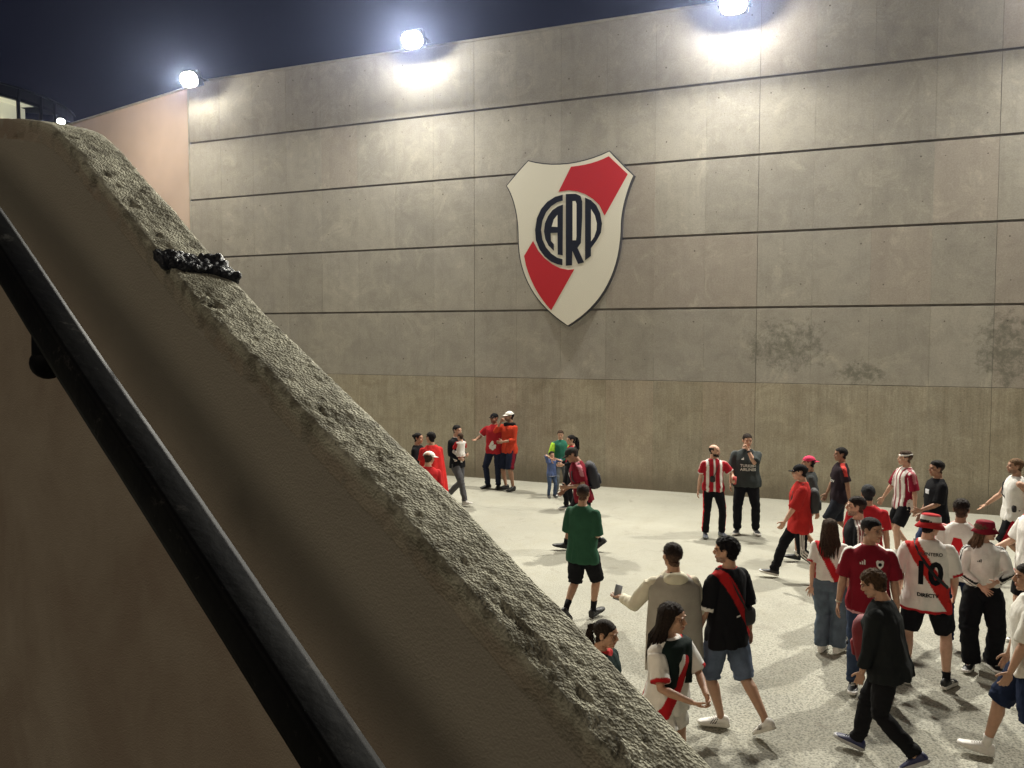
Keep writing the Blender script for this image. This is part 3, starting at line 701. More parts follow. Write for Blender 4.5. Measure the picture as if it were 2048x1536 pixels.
# patterns: f(p) -> colours; p has lx, ly, lz (body units, lz 0.8..1.5), arm (0 none, +1/-1), t (0 shoulder..1 cuff), up (side of the sleeve facing up/out)
def C_(n, c): return np.tile(np.array(c, float), (n, 1))
def put(C, m, c): C[m] = c
def plain(c, cuff=None, hem=None, sh=None, collar=None, arms=None, three=None):
    def f(p):
        n = len(p['lx']); C = C_(n, c); A = p['arm'] != 0
        if arms is not None: put(C, A, arms)
        if sh is not None: put(C, ~A & (p['lz'] > 1.405) & (np.abs(p['lx']) > .075) & (np.abs(p['ly'] - .006) < .034), sh); put(C, A & (p['t'] < .62) & (p['out'] > .3) & (np.abs(p['yy']) < .028), sh)
        if three is not None:
            for k in (-1, 0, 1):
                put(C, (~A) & (p['lz'] > 1.38) & (np.abs(p['lx']) > .07) & (np.abs(p['ly'] - k * .030) < .0075), three); put(C, A & (p['out'] > .2) & (np.abs(p['yy'] - k * .030) < .0075), three)
        if collar is not None: put(C, ~A & (p['lz'] > 1.455) & (np.hypot(p['lx'], p['ly']) < .085), collar)
        if cuff is not None: put(C, A & (p['t'] > .90), cuff)
        if hem is not None: put(C, ~A & (p['lz'] < p['hem'] + .022), hem)
        return C
    return f
def sash(c, s, w=.085, flip=1, **k):
    base = plain(c, **k)
    def f(p):
        C = base(p); x0 = flip * (.155 - (1.47 - p['lz']) * .62)
        put(C, (p['arm'] == 0) & (np.abs(p['lx'] - x0) < w * .62), s); return C
    return f
def stripes(c, s, per=.11, duty=.42, **k):
    base = plain(c, **k)
    def f(p):
        C = base(p); put(C, (p['arm'] == 0) & ((((p['lx'] + per * duty / 2) / per) % 1) < duty), s); return C
    return f
def person(label, px, hy, F=None, h=None, yaw=0, pose='stand', skin='mid', hair='dark', hairs='short', shirt=None, sleeve=.78, loose=1.0, hem=.82,
           legs='trousers', legc=BLK, legside=None, shoe=(BLK, WHT), fat=1.0, fem=False, lean=0, side=0, twist=0, head=(0, 0), hands=None, feet=None, hand_style=('relaxed', 'relaxed'),
           cap=None, beard=None, cat='person', group=None, kid=False, loc=None, denim=False, stride=.30, phase=1, grip_n=None, socks=None, drop=None):
    ud = lambda x, y: ray(x, y)
    if loc is None:
        if F is not None:
            d = ud(px, F); t = H / -d[2]; P0 = EYE + d * t; d2 = ud(px, hy); t2 = P0[1] / d2[1]; h = (EYE + d2 * t2)[2]
            P0 = np.array([P0[0], P0[1], 0]); h = h / (1 - .5 * (1 - math.cos(R(lean)))) + .02
        else:
            d = ud(px, hy); t = (h - H) / d[2]; P0 = EYE + d * t; P0[2] = 0
    else: P0 = np.array(loc, float)
    k = h / 1.75; dist = P0[1]; lod = 0 if dist < 10.2 else 1; vox = float(np.clip(dist * .00105, .0075, .0165)) * (1 if h > 1.3 else .7)
    va = math.degrees(math.atan2(P0[0], P0[1])); root_yaw = yaw - va
    fat_a = 1 + (fat - 1) * .6; hs = k if h > 1.45 else k * (1 + (1.45 - h) * .55)
    W = (.90 if fem else 1.0); HW = 1.06 if fem else 1.0
    # ---- skeleton
    hipz = .93 * k
    if feet is None:
        if pose == 'stand': feet = [(.12, .0, 8), (-.12, .02, -8)]
        else: feet = [(.085, -stride * phase, 4), (-.085, stride * phase, -4)]
    ft = []; lens_ = (.435 * k, .415 * k)
    for i, f in enumerate(feet):
        x, y, ya = f[:3]; lift = f[3] if len(f) > 3 else (32 if (pose == 'walk' and y > .1) else (-12 if pose == 'walk' and y < -.1 else 0))
        ft.append((np.array([x * k, y * k, (.085 + (.075 if lift > 5 else (.01 if lift < -5 else 0)) + (f[4] if len(f) > 4 else 0)) * k]), ya, lift))
    for i in (0, 1):
        if len(feet[i]) <= 4:
            t_, ya_, li_ = ft[i]; M_ = np.eye(4) @ rotm('Z', ya_) @ rotm('X', li_) @ np.array(Matrix.Translation((0, 0, -.085 * k))) @ np.diag([k, k, k, 1]); zm_ = xf(M_, SOLE.V)[:, 2].min()
            t_[2] = .002 - zm_
    hipj = [np.array([.09 * k * HW, 0, 0]), np.array([-.09 * k * HW, 0, 0])]
    if drop is None:
        for it in range(60):
            if all(np.linalg.norm(hipj[i] + [0, 0, hipz - .02 * k] - ft[i][0]) < .995 * sum(lens_) for i in (0, 1)): break
            hipz -= .006 * k
    else: hipz -= drop * k
    T = np.eye(4); T[:3, 3] = (0, 0, hipz - .0)
    T = T @ rotm('X', lean) @ rotm('Y', side) @ rotm('Z', twist)
    S = np.diag([1, 1, 1, 1.]); S[2, 3] = -.93 * k; T = T @ S      # torso coordinates: z as if standing upright, hips at .93
    tp = lambda x, y, z: xf(T, np.array([[x * k, y * k, z * k]]))[0]
    if hands is None:
        sw = .16 * phase if pose == 'walk' else 0
        hands = [(.26, -.05 + sw, .80), (-.26, -.05 - sw, .80)]
    sj, el, wr = [], [], []
    for i, sg in enumerate((1, -1)):
        s_ = tp(sg * .178 * W * (1 + (fat - 1) * .3), .005, 1.415); tgt = tp(*hands[i][:3]); pole = hands[i][3] if len(hands[i]) > 3 else (sg * .35, .8, -.35)
        pv = xf(T, np.array([pole]))[0] - xf(T, np.zeros((1, 3)))[0]
        e_, w_ = ik(s_, tgt, .292 * k, .252 * k, pv); sj.append(s_); el.append(e_); wr.append(w_)
    kn, an, hp = [], [], []
    for i, sg in enumerate((1, -1)):
        hj = np.array([sg * .09 * k * HW, 0, hipz - .02 * k]); a_ = ft[i][0]; ya = R(ft[i][1])
        kj, a2 = ik(hj, a_, lens_[0], lens_[1], np.array([math.sin(ya) + sg * .05, -math.cos(ya), 0])); kn.append(kj); an.append(a2); hp.append(hj)
    # ---- body
    g = G(); f_ = fat
    rows = [(.84, .0, .13 * HW, .095), (.90, .006, .165 * HW, .112), (.96, .004, .163 * HW, .112), (1.04, -.004, .147, .104), (1.12, -.008, .137 * (.93 if fem else 1), .100), (1.22, -.006, .152 * W, .108),
            (1.31, -.008, .168 * W, .116 if not fem else .122), (1.38, .000, .172 * W, .108), (1.43, .008, .150 * W, .085), (1.465, .014, .095, .066), (1.50, .018, .060, .056)]
    n = 24; a = np.arange(n) * 2 * math.pi / n
    def ring(z, cy, rx, ry, infl=0, sq=.85):
        x = (rx * k * (f_ if z < 1.36 else 1) + infl) * np.sign(np.cos(a)) * np.abs(np.cos(a)) ** sq; y = cy * k + (ry * k * (f_ if z < 1.36 else 1) + infl) * np.sign(np.sin(a)) * np.abs(np.sin(a)) ** sq
        if f_ > 1.1 and .9 < z < 1.25: y = np.where(y < 0, y * 1.12, y)
        return xf(T, np.stack([x, y, np.full(n, z * k)], 1))
    rings([ring(*r) for r in rows], g)
    ar = fat_a * (.88 if fem else 1)
    for i in (0, 1):
        s_, e_, w_ = sj[i], el[i], wr[i]; fd = w_ - e_
        ellipsoid(s_ + (0, 0, -.024 * k), (.054 * k * ar, .052 * k * ar, .052 * k), 12, 8, g)
        limb([s_ * .88 + e_ * .12, s_ * .7 + e_ * .3, s_ * .35 + e_ * .65, e_, e_ + fd * .25, e_ + fd * .6, w_ + fd * .02], [.051 * k * ar, .050 * k * ar, .044 * k * ar, .037 * k * ar, .041 * k * ar, .033 * k * ar, .025 * k * ar], 14, g)
        h_, kj, a_ = hp[i], kn[i], an[i]; back = np.array([0, .012 * k, 0])
        limb([h_ + (0, 0, .03 * k), h_ * .75 + kj * .25, h_ * .4 + kj * .6, kj, kj * .72 + a_ * .28 + back, kj * .4 + a_ * .6 + back * .5, a_ * .93 + kj * .07, a_ - (0, 0, .035 * k)], [x * k * fat_a for x in (.092 * HW, .088 * HW, .068, .053, .057, .044, .034, .034)], 16, g)
    limb([tp(0, .02, 1.42), tp(0, .018, 1.50), tp(0, .012, 1.56)], [.060 * k, .055 * k, .055 * k], 14, g)
    body = remesh(g, vox, 3)
    sc_ = np.array(SK[skin]); body.C = C_(len(body.V), sc_)
    # head
    hy_, hp_ = head; Hm = T @ np.array(Matrix.Translation((0, .012 * k, 1.50 * k))) @ rotm('Z', hy_) @ rotm('X', hp_) @ np.array(Matrix.Translation((0, -.022 * k, .132 * k))) @ np.diag([hs * 1.02, hs * 1.02, hs * 1.02, 1.])
    hd = HEAD[lod]; HC = hd.C * sc_
    if beard is not None:
        V = hd.V; sm = lambda x, a, b: np.clip((x - a) / (b - a), 0, 1)
        bw = sm(-V[:, 2], .036 + .25 * np.clip(.05 - np.abs(V[:, 0]), 0, .05), .052 + .25 * np.clip(.05 - np.abs(V[:, 0]), 0, .05)) * sm(V[:, 2], -.116, -.098) * sm(-V[:, 1], -.016, .004)
        bw = np.maximum(bw, sm(.0065 - np.abs(V[:, 2] + .0415), -.002, .002) * sm(.030 - np.abs(V[:, 0]), 0, .005) * (V[:, 1] < -.07))
        bw = bw * (1 - sm(.0085 - np.abs(V[:, 2] + .055), -.001, .002) * sm(.024 - np.abs(V[:, 0]), -.001, .003)) * (.8 + .35 * vnoise(V * 120, 4)); bw = np.clip(bw, 0, 1)[:, None] * (.92 if hairs == 'bald' else .72); bm = bw[:, 0] > .6
        HC = HC * (1 - bw) + np.array(HR[beard]) * bw
    body.merge(G().add(hd.V, hd.Q, hd.T, HC), Hm)
    # hands
    for i, sg in enumerate((1, -1)):
        fdir = wr[i] - el[i]; fdir /= np.linalg.norm(fdir); pn = np.array(grip_n[i] if grip_n and grip_n[i] is not None else (-sg * 1.0, -.25, 0), float)
        z = -fdir; pn = pn - z * (pn @ z); pn /= np.linalg.norm(pn); hx = -pn if sg > 0 else pn; yv = np.cross(z, hx)
        M = np.eye(4); M[:3, 0] = hx; M[:3, 1] = yv; M[:3, 2] = z; M[:3, 3] = wr[i] + fdir * .006 * k
        hnd = HANDS[hand_style[i], lod]; V = hnd.V * hs * (.97 if not fem else .88); Q, T3 = hnd.Q, hnd.T
        if sg < 0: V = V * [-1, 1, 1]; Q = Q[:, ::-1]; T3 = T3[:, ::-1]
        if np.linalg.det(M[:3, :3]) < 0: Q = Q[:, ::-1]; T3 = T3[:, ::-1]
        body.add(xf(M, V), Q, T3, sc_ * .97)
    root = link('person', body, skin_m, None, colors=True); root.location = P0; root.rotation_euler = (0, 0, R(root_yaw)); tag(root, label, cat, group)
    info = dict(T=T, k=k, root=root, wr=wr, el=el, sj=sj, tp=tp, hs=hs, Hm=Hm, kn=kn, an=an, hp=hp, P0=P0, yaw=root_yaw, W=W, fat=fat, lod=lod)
    # ---- shirt
    if shirt is not None:
        g = G(); L = loose; w0 = .158 * W
        hemr = [(hem, 0, max(.172 * HW, w0) * L, .125 * L), (hem + .10, 0, max(.172 * HW, w0) * L, .124 * L)] if hem < 1.0 else [(hem, 0, .155 * L, .115 * L)]
        rr_ = hemr + [(z, cy, max(rx, .150 * L * W), max(ry, .108 * L)) for z, cy, rx, ry in rows if z > hem + .14 and z < 1.36]
        rr_ += [(1.37, .0, .174 * W, .114), (1.415, .006, .158 * W, .097), (1.447, .010, .122 * W, .082), (1.470, .014, .088, .070), (1.488, .016, .066, .061)]
        rings([ring(*r, infl=.019 * k) for r in rr_], g)
        for i in (0, 1):
            s_, e_, w_ = sj[i], el[i], wr[i]; pts, rad = [], []
            def sp(t): return s_ + (e_ - s_) * t if t <= 1 else e_ + (w_ - e_) * (t - 1)
            if sleeve > .15: ellipsoid(s_ + (0, 0, -.022 * k), (.066 * k * fat_a, .064 * k * fat_a, .058 * k), 14, 8, g)
            tt = [x for x in (.14, .3, .6, .9, 1.0, 1.15, 1.4, 1.7, 1.93) if x < sleeve - .03] + [sleeve]
            if sleeve > .15:
                for t in tt:
                    r = .062 - .002 * t if t < .9 else .054 - .014 * (t - .9)
                    if sleeve < 1.2: r = .062 + .012 * t / max(sleeve, .1)
                    pts.append(sp(t)); rad.append(r * k * (1 + (L - 1) * .8) * fat_a)
                limb(pts, rad, 16, g)
        sh = remesh(g, vox, 3); V = sh.V; N_ = normals(sh)
        L_ = xf(np.linalg.inv(T), V) / k; seed = int(abs(px) * 7 + hy) % 1000
        d1, t1, _o = [0, 0], [0, 0], [0, 0]; arm = np.zeros(len(V), int); t = np.zeros(len(V)); outw = np.zeros(len(V)); yy = np.zeros(len(V))
        for i, sg in enumerate((1, -1)):
            da, ta, oa = seg(V, sj[i], el[i]); db, tb, ob = seg(V, el[i], wr[i]); tot = np.where(da < db, ta, 1 + tb); dm = np.minimum(da, db)
            m = (dm < .098 * k * L) & ((np.abs(L_[:, 0]) > .172 * W * (1 if sleeve > 1.2 else np.clip(.98 + .22 * tot, 1, 1.22) * L)) | (tot > .42) & (dm < (.075 if sleeve > 1.2 else .048) * k * L * fat_a)) & (L_[:, 0] * sg > -.3 if sleeve > 1.2 else L_[:, 0] * sg > .1)
            m &= tot > .06
            m &= (sleeve > .15)
            arm[m] = sg; t[m] = (tot / max(sleeve, .05))[m]; oo = np.where((da < db)[:, None], oa, ob) / (.06 * k)
            up = np.cross(el[i] - sj[i], np.array([0, 1., 0])) * (-sg); up /= np.linalg.norm(up) + 1e-9
            side_ = np.cross(el[i] - sj[i], up); side_ /= np.linalg.norm(side_) + 1e-9
            outw[m] = (oo @ up)[m]; yy[m] = (oo @ side_ * .06)[m]
        if outw[arm != 0].size and True: outw = -outw if np.median((L_[arm == 1][:, 0] * outw[arm == 1])) < 0 and (arm == 1).any() else outw
        # folds: drape wrinkles that fan from the shoulders and gather at the hem and elbows
        wr1 = fbm(L_ * [9, 9, 4.2] + seed, 3, seed); wr2 = fbm(L_ * [24, 24, 11] + seed, 2, seed + 9)
        rdg = 1 - 2.6 * np.abs(fbm(L_ * [6.5, 6.5, 3.4] + np.stack([wr1, wr1, wr1 * .6], 1) * .5 + seed + 31, 2, seed + 5)); rdg = np.clip(rdg, -.6, 1)
        amp = .0135 * k * np.clip(1.55 - L_[:, 2], .25, .6) * 1.9
        fold = np.where(arm == 0, wr1 * amp + wr2 * .0045 * k + rdg * .007 * k * np.clip(1.62 - L_[:, 2], .15, .6) * 2, wr1 * .010 * k + wr2 * .005 * k + rdg * .004 * k)
        vert = np.sin((np.arctan2(L_[:, 1], L_[:, 0]) * 7) + 5 * wr1) * .0075 * k * np.clip((1.2 - L_[:, 2]) / .35, 0, 1) * (arm == 0)
        sh.V = V + N_ * (fold + vert + .0025 * k)[:, None]
        p = dict(lx=L_[:, 0] / W, ly=L_[:, 1], lz=L_[:, 2], arm=arm, t=t, out=outw, yy=yy, hem=hem); sh.C = shirt(p)
        so = link('shirt', sh, cloth_m, root, colors=True); info['shirt'] = so; info['shg'] = sh
    # ---- trousers / shorts / skirt
    g = G(); lowt = {'trousers': 2.01, 'wide': 2.02, 'shorts': .86, 'long_shorts': 1.05, 'short_shorts': .42}[legs]
    rings([ring(z, cy, rx, ry, infl=.011 * k) for z, cy, rx, ry in [(.83, 0, .15 * HW, .105), (.90, .006, .170 * HW, .116), (.96, .004, .165 * HW, .113), (.99, -.002, .150, .104)]], g)
    wd = {'trousers': 1.0, 'wide': 1.35, 'shorts': 1.22, 'long_shorts': 1.25, 'short_shorts': 1.1}[legs]
    for i in (0, 1):
        h_, kj, a_ = hp[i], kn[i], an[i]; sp = lambda t: h_ + (kj - h_) * t if t <= 1 else kj + (a_ - kj) * (t - 1) + (np.array([0, -.012 * k, 0]) if t > 1.9 else 0)
        tt = [x for x in (-.04, .25, .5, .75, 1.0, 1.25, 1.5, 1.75) if x < lowt - .06] + [lowt]; pts, rad = [], []
        for t in tt:
            r = np.interp(t, [0, .25, .6, 1, 1.3, 1.95], [.102 * HW, .101 * HW, .088, .073, .071, .064 if legs != 'wide' else .072]); m_ = 1 + (wd - 1) * min(1, max(0, t) * 1.6)
            pts.append(sp(t)); rad.append(r * k * m_ * fat_a)
        limb(pts, rad, 18, g)
    tr = remesh(g, vox, 3); V = tr.V; N_ = normals(tr); seed = int(px) % 777; d_, t_ = [], []; Cc = C_(len(V), legc); dd_, tt_, oo_ = [], [], []
    for i in (0, 1):
        da, ta, oa = seg(V, hp[i], kn[i]); db, tb, ob = seg(V, kn[i], an[i]); dd_.append(np.minimum(da, db)); tt_.append(np.where(da < db, ta, 1 + tb)); oo_.append(np.where((da < db)[:, None], oa, ob))
    w_ = dd_[0] < dd_[1]; tl = np.where(w_, tt_[0], tt_[1]); ol = np.where(w_[:, None], oo_[0], oo_[1]); sgn = np.where(w_, 1, -1)
    kf = np.exp(-((tl - 1) / .16) ** 2) + np.exp(-((tl - 1.85) / .15) ** 2) * (lowt > 1.5) + .6 * np.exp(-((tl - .05) / .1) ** 2)
    w1 = fbm(V * [13, 13, 8] + seed, 3, seed) + .7 * (.5 - 2 * np.abs(fbm(V * [8, 8, 10] + seed + 7, 2, seed + 2))); w2 = fbm(V * [16, 16, 40] + seed, 2, seed + 3); tr.V = V + N_ * (w1 * .011 + kf * w2 * .018)[:, None] * k
    if legside is not None:
        lc_, kind_ = legside; lat = ol[:, 0] * sgn / (np.linalg.norm(ol, axis=1) + 1e-6); yv = ol[:, 1] / (np.linalg.norm(ol, axis=1) + 1e-6)
        if kind_ == 'three':
            for q_ in (-.30, 0, .30): put(Cc, (lat > .5) & (np.abs(yv - q_) < .085), lc_)
        else: put(Cc, (lat > .55) & (np.abs(yv) < .42), lc_)
    tr.C = Cc
    to = link('shorts' if lowt < 1.2 else 'trousers', tr, denim_m if denim else cloth_m, root, colors=True)
    # ---- shoes
    for i, sg in enumerate((1, -1)):
        a_ = an[i]; ya, lift = ft[i][1], ft[i][2]
        M = np.eye(4); M[:3, 3] = a_; M2 = M @ rotm('Z', ya) @ rotm('X', lift) @ np.array(Matrix.Translation((0, 0, -.085 * k))) @ np.diag([k, k, k, 1])
        so_ = link('shoe', G().merge(SHOE, M2, shoe[0]), shoe_m, root, colors=True); link('sole', G().merge(SOLE, M2, shoe[1]), shoe_m, so_, colors=True)
        if lod == 0: link('laces', G().merge(LACE, M2, shoe[2] if len(shoe) > 2 else WHT), shoe_m, so_, colors=True)
        if lod == 0 and len(shoe) > 3:
            st_ = G()
            for q_ in range(3):
                for sd in (-1, 1): limb([(sd * .044, -.055 - q_ * .020, .030), (sd * .040, -.040 - q_ * .020, .052), (sd * .030, -.028 - q_ * .020, .074 - q_ * .004)], [.0045] * 3, 6, st_)
            link('shoe_stripes', G().merge(st_, M2, shoe[3]), shoe_m, so_, colors=True)
        if socks is not None and lod < 2:
            c_ = kn[i] - a_; limb_g = limb([a_ - [0, 0, .03 * k], a_ + c_ * .10, a_ + c_ * (.30 if socks[1] else .18)], [.040 * k, .038 * k, .044 * k], 16); limb_g.C[:] = socks[0]; link('sock', limb_g, cloth_m, root, colors=True)
    # ---- hair & headgear, in head space
    def hl(name, gg, m_, parent=root, c=None):
        gg.V = xf(Hm, gg.V)
        if c is not None: gg.C = C_(len(gg.V), c)
        return link(name, gg, m_, parent, colors=True)
    hc = np.array(HR[hair]) if isinstance(hair, str) else np.array(hair)
    src = HEAD[0 if lod == 0 else 1]
    if hairs != 'none':
        V = src.V[:]; nrm = normals(src)
        line = {'bald': .010}.get(hairs, 0)
        def hairline(V):
            az_ = np.arctan2(np.abs(V[:, 0]), -V[:, 1])    # 0 front .. pi back
            lo = np.interp(az_, [0, .5, .95, 1.25, 1.5, 1.75, 2.1, 2.6, 3.15], [.070, .066, .050, .005, .012, -.010, -.050, -.072, -.078] if hairs not in ('long', 'pony', 'bun') else [.078, .070, .045, -.01, -.02, -.03, -.06, -.08, -.085])
            if hairs == 'bald': lo = np.interp(az_, [0, 1.15, 1.3, 1.6, 1.9, 3.15], [.3, .3, .01, .0, -.045, -.07])
            return V[:, 2] - lo
        dist_ = hairline(V)
        if hairs == 'bald': dist_ = np.minimum(dist_, .062 - V[:, 2])
        thick = {'short': .010, 'buzz': .0045, 'fade': .011, 'curly': .020, 'quiff': .016, 'bald': .004, 'long': .012, 'pony': .008, 'bun': .008}[hairs]
        cov = np.clip(dist_ / .022, 0, 1)
        topw = np.clip(V[:, 2] / .09, 0, 1); th = thick * (cov ** .6)
        if hairs in ('fade', 'quiff'): th = th * (.25 + .75 * topw ** 1.3) + (.010 * np.clip(-V[:, 1] / .08, 0, 1) * topw * cov if hairs == 'quiff' else 0)
        if hairs in ('curly', 'quiff', 'short', 'fade', 'long'): nzz = fbm(V * ([60] * 3 if hairs == 'curly' else [90, 55, 55]), 3, 11); th = th * (1 + (.9 if hairs == 'curly' else .45) * nzz)
        keep = dist_ > -.004
        if cap is not None and cap[0] != 'band': keep &= V[:, 2] < (.055)
        if hairs not in ('long',): keep &= ~((np.abs(V[:, 0]) > .0745) & (np.abs(V[:, 1] - .012) < .026) & (V[:, 2] < .026))
        # drop the eyeballs and neck
        keep &= V[:, 2] > -.10; keep &= ~((V[:, 1] < -.068) & (V[:, 2] < .03))
        ix = np.full(len(V), -1); ix[keep] = np.arange(keep.sum()); gg = G()
        Qk = src.Q[keep[src.Q].all(1)] if len(src.Q) else src.Q; Tk = src.T[keep[src.T].all(1)] if len(src.T) else src.T
        gg.add((V + nrm * (th + .0012)[:, None])[keep], ix[Qk] if len(Qk) else None, ix[Tk] if len(Tk) else None)
        # tufts break the outline
        if lod == 0 and cap is None and hairs in ('short', 'curly', 'quiff', 'fade', 'long'):
            kv = np.where(keep & (cov > .6))[0]; rg_ = np.random.default_rng(int(px)); sel_ = rg_.choice(kv, min(len(kv) * 3, 1500 if hairs == 'curly' else 900))
            for v_ in sel_:
                o_ = V[v_] + nrm[v_] * th[v_] * .7; dirn = nrm[v_] + rg_.normal(0, .55, 3) + np.array([0, -.3 if hairs == 'quiff' else .25, -.1]); dirn /= np.linalg.norm(dirn); Ln = thick * rg_.uniform(.5, 1.1) + .004
                sd = np.cross(dirn, rg_.normal(size=3)); sd /= np.linalg.norm(sd); w__ = .0020
                gg.add([o_ - sd * w__, o_ + sd * w__, o_ + np.cross(sd, dirn) * w__, o_ + dirn * Ln], None, [[0, 1, 3], [1, 2, 3], [2, 0, 3]])
        if len(gg.V): 
            hcol = C_(len(gg.V), hc)
            if hairs in ('fade', 'quiff', 'buzz'):
                wz = np.clip((gg.V[:, 2] + .035 + .012 * vnoise(gg.V * 60, 2)) / .085, 0, 1)[:, None]; hcol = hcol * (.35 + .65 * wz) + np.array(SK[skin]) * .42 * (1 - wz) * .65
            gg.C = hcol; ho = hl('hair', gg, hair_m)
            if hairs in ('long', 'pony', 'bun'):
                sg_ = G(); rg_ = np.random.default_rng(int(px) + 5)
                if hairs == 'long':
                    for q_ in range(230 if lod == 0 else 110):
                        az_ = rg_.uniform(.95, 2 * math.pi - .95); sx, sy = math.sin(az_), -math.cos(az_)
                        top_ = np.array([sx * .03, sy * .03 + .01, .108 + rg_.uniform(-.004, .006)]); mid = np.array([sx * (.080 + rg_.uniform(0, .012)), sy * .098 + .018, .035 + rg_.uniform(-.02, .02)])
                        Ln = rg_.uniform(.26, .36); e1 = np.array([sx * (.088 + rg_.uniform(0, .02)), max(sy, -.25) * .095 + .03, -.075]); e2 = np.array([sx * (.095 + rg_.uniform(-.02, .035)), max(sy, -.35) * .10 + .055 + rg_.uniform(-.01, .03), -Ln * .62]); e3 = e2 + [rg_.uniform(-.02, .02), rg_.uniform(-.012, .012), -Ln * .42]
                        limb([top_, (top_ + mid) / 2 + [sx * .018, sy * .018, .012], mid, e1, e2, e3], [.005, .008, .008, .008, .007, .0015], 5, sg_, flat=.6)
                else:
                    bx = np.array([0, .105, .05]); ellipsoid(bx + [0, .008, 0], (.022, .022, .022) if hairs == 'pony' else (.036, .034, .036), 12, 8, sg_)
                    if hairs == 'pony':
                        for q_ in range(60):
                            r1 = rg_.normal(0, .010, 3); r2 = rg_.normal(0, .018, 3); limb([bx + r1 * .5, bx + [0, .038, -.02] + r1, bx + [0, .040, -.12] + r2, bx + [0, .032, -.22] + r2, bx + [0, .028, -.30] + r2 * 1.3], [.006, .008, .008, .006, .001], 5, sg_, flat=.6)
                sg_.V += 0
                hl('hair_lock' if hairs == 'long' else 'ponytail' if hairs == 'pony' else 'hair_bun', sg_, hair_m, c=hc)
    if beard is not None and hairs == 'bald':
        V = hd.V; nb = normals(hd); bm2 = bm; ix = np.full(len(V), -1); ix[bm2] = np.arange(bm2.sum()); Qk = hd.Q[bm2[hd.Q].all(1)] if len(hd.Q) else hd.Q
        if len(Qk):
            gg = G().add((V + nb * (.0035 + .0025 * vnoise(V * 160, 3))[:, None])[bm2], ix[Qk]); hl('beard', gg, hair_m, c=HR[beard])
    if cap is not None:
        kind_, c1, c2 = cap[:3]; rot_ = cap[3] if len(cap) > 3 else 0; Rz = rotm('Z', rot_)
        if kind_ in ('cap', 'beanie'):
            g2 = G(); Rg = []; n2 = 24; aa = np.arange(n2) * 2 * math.pi / n2
            for ph in np.linspace(0, 88, 9): Rg.append(np.stack([(.086 * math.cos(R(ph))) * np.cos(aa), .012 + .104 * math.cos(R(ph)) * np.sin(aa), np.full(n2, .036 + .082 * math.sin(R(ph)))], 1))
            rings(Rg, g2); ellipsoid((0, .012, .119), (.008, .008, .005), 8, 4, g2); g2.V = xf(Rz, g2.V - [0, .012, 0]) + [0, .012, 0]
            fr = xf(np.linalg.inv(Rz), g2.V); g2.V += normals(g2) * (.0015 * fbm(g2.V * 50, 2, 4))[:, None]
            Cg = C_(len(g2.V), c1)
            if c2 is not None and kind_ == 'beanie': put(Cg, g2.V[:, 2] < .06, c2)
            g2.V = xf(Hm, g2.V); g2.C = Cg; capo = link('cap', g2, cloth_m, root, colors=True)
            if kind_ == 'cap':
                b2 = G(); Rg = []
                for u_ in np.linspace(0, 1, 6):
                    th_ = np.linspace(-1.15, 1.15, 13); rx, ry = .080 * (1 - .12 * u_), .092 + .075 * u_ * 1
                    x = rx * np.sin(th_); y = .012 - .092 * np.cos(th_) - .075 * u_ * np.cos(th_) ** .8; z = .040 - .016 * u_ - .09 * x ** 2 / .08
                    top_ = np.stack([x, y, z + .003], 1); Rg.append(np.vstack([top_, top_[::-1] - [0, 0, .005]]))
                rings(Rg, b2); b2.V = xf(Rz, b2.V - [0, .012, 0]) + [0, .012, 0]; b2.V = xf(Hm, b2.V); b2.C = C_(len(b2.V), c2 if c2 is not None else c1); link('brim', b2, cloth_m, capo, colors=True)
        elif kind_ == 'bucket':
            g2 = G(); n2 = 28; aa = np.arange(n2) * 2 * math.pi / n2; Rg = []; cc = []
            for r_, z_, ck in ((.080, .030, 0), (.128, -.012, 0), (.132, -.010, 0), (.100, .030, 0), (.0935, .045, 0), (.092, .060, 1), (.090, .080, 1), (.087, .100, 1), (.083, .112, 0), (.070, .122, 0), (.035, .127, 0), (.004, .128, 0)):
                Rg.append(np.stack([r_ * np.cos(aa), .012 + r_ * 1.12 * np.sin(aa), z_ + .006 * np.sin(3 * aa + 1) * (r_ > .1)], 1)); cc += [c1 if ck == 0 else c2] * n2
            rings(Rg, g2); g2.C[:len(cc)] = np.array(cc); g2.C[len(cc):] = c1; g2.V = xf(Hm, g2.V - [0, 0, .012]); link('bucket_hat', g2, cloth_m, root, colors=True)
        elif kind_ == 'band':
            g2 = G(); n2 = 28; aa = np.arange(n2) * 2 * math.pi / n2; Rg = [np.stack([r_ * 1.0 * np.cos(aa), .012 + r_ * 1.24 * np.sin(aa), np.full(n2, z_) + .010 * np.sin(aa)], 1) for r_, z_ in ((.078, .044), (.0835, .046), (.0835, .070), (.078, .072))]
            rings(Rg, g2, cap=False); g2.V = xf(Hm, g2.V); g2.C = C_(len(g2.V), c1); link('headband', g2, cloth_m, root, colors=True)
    return info

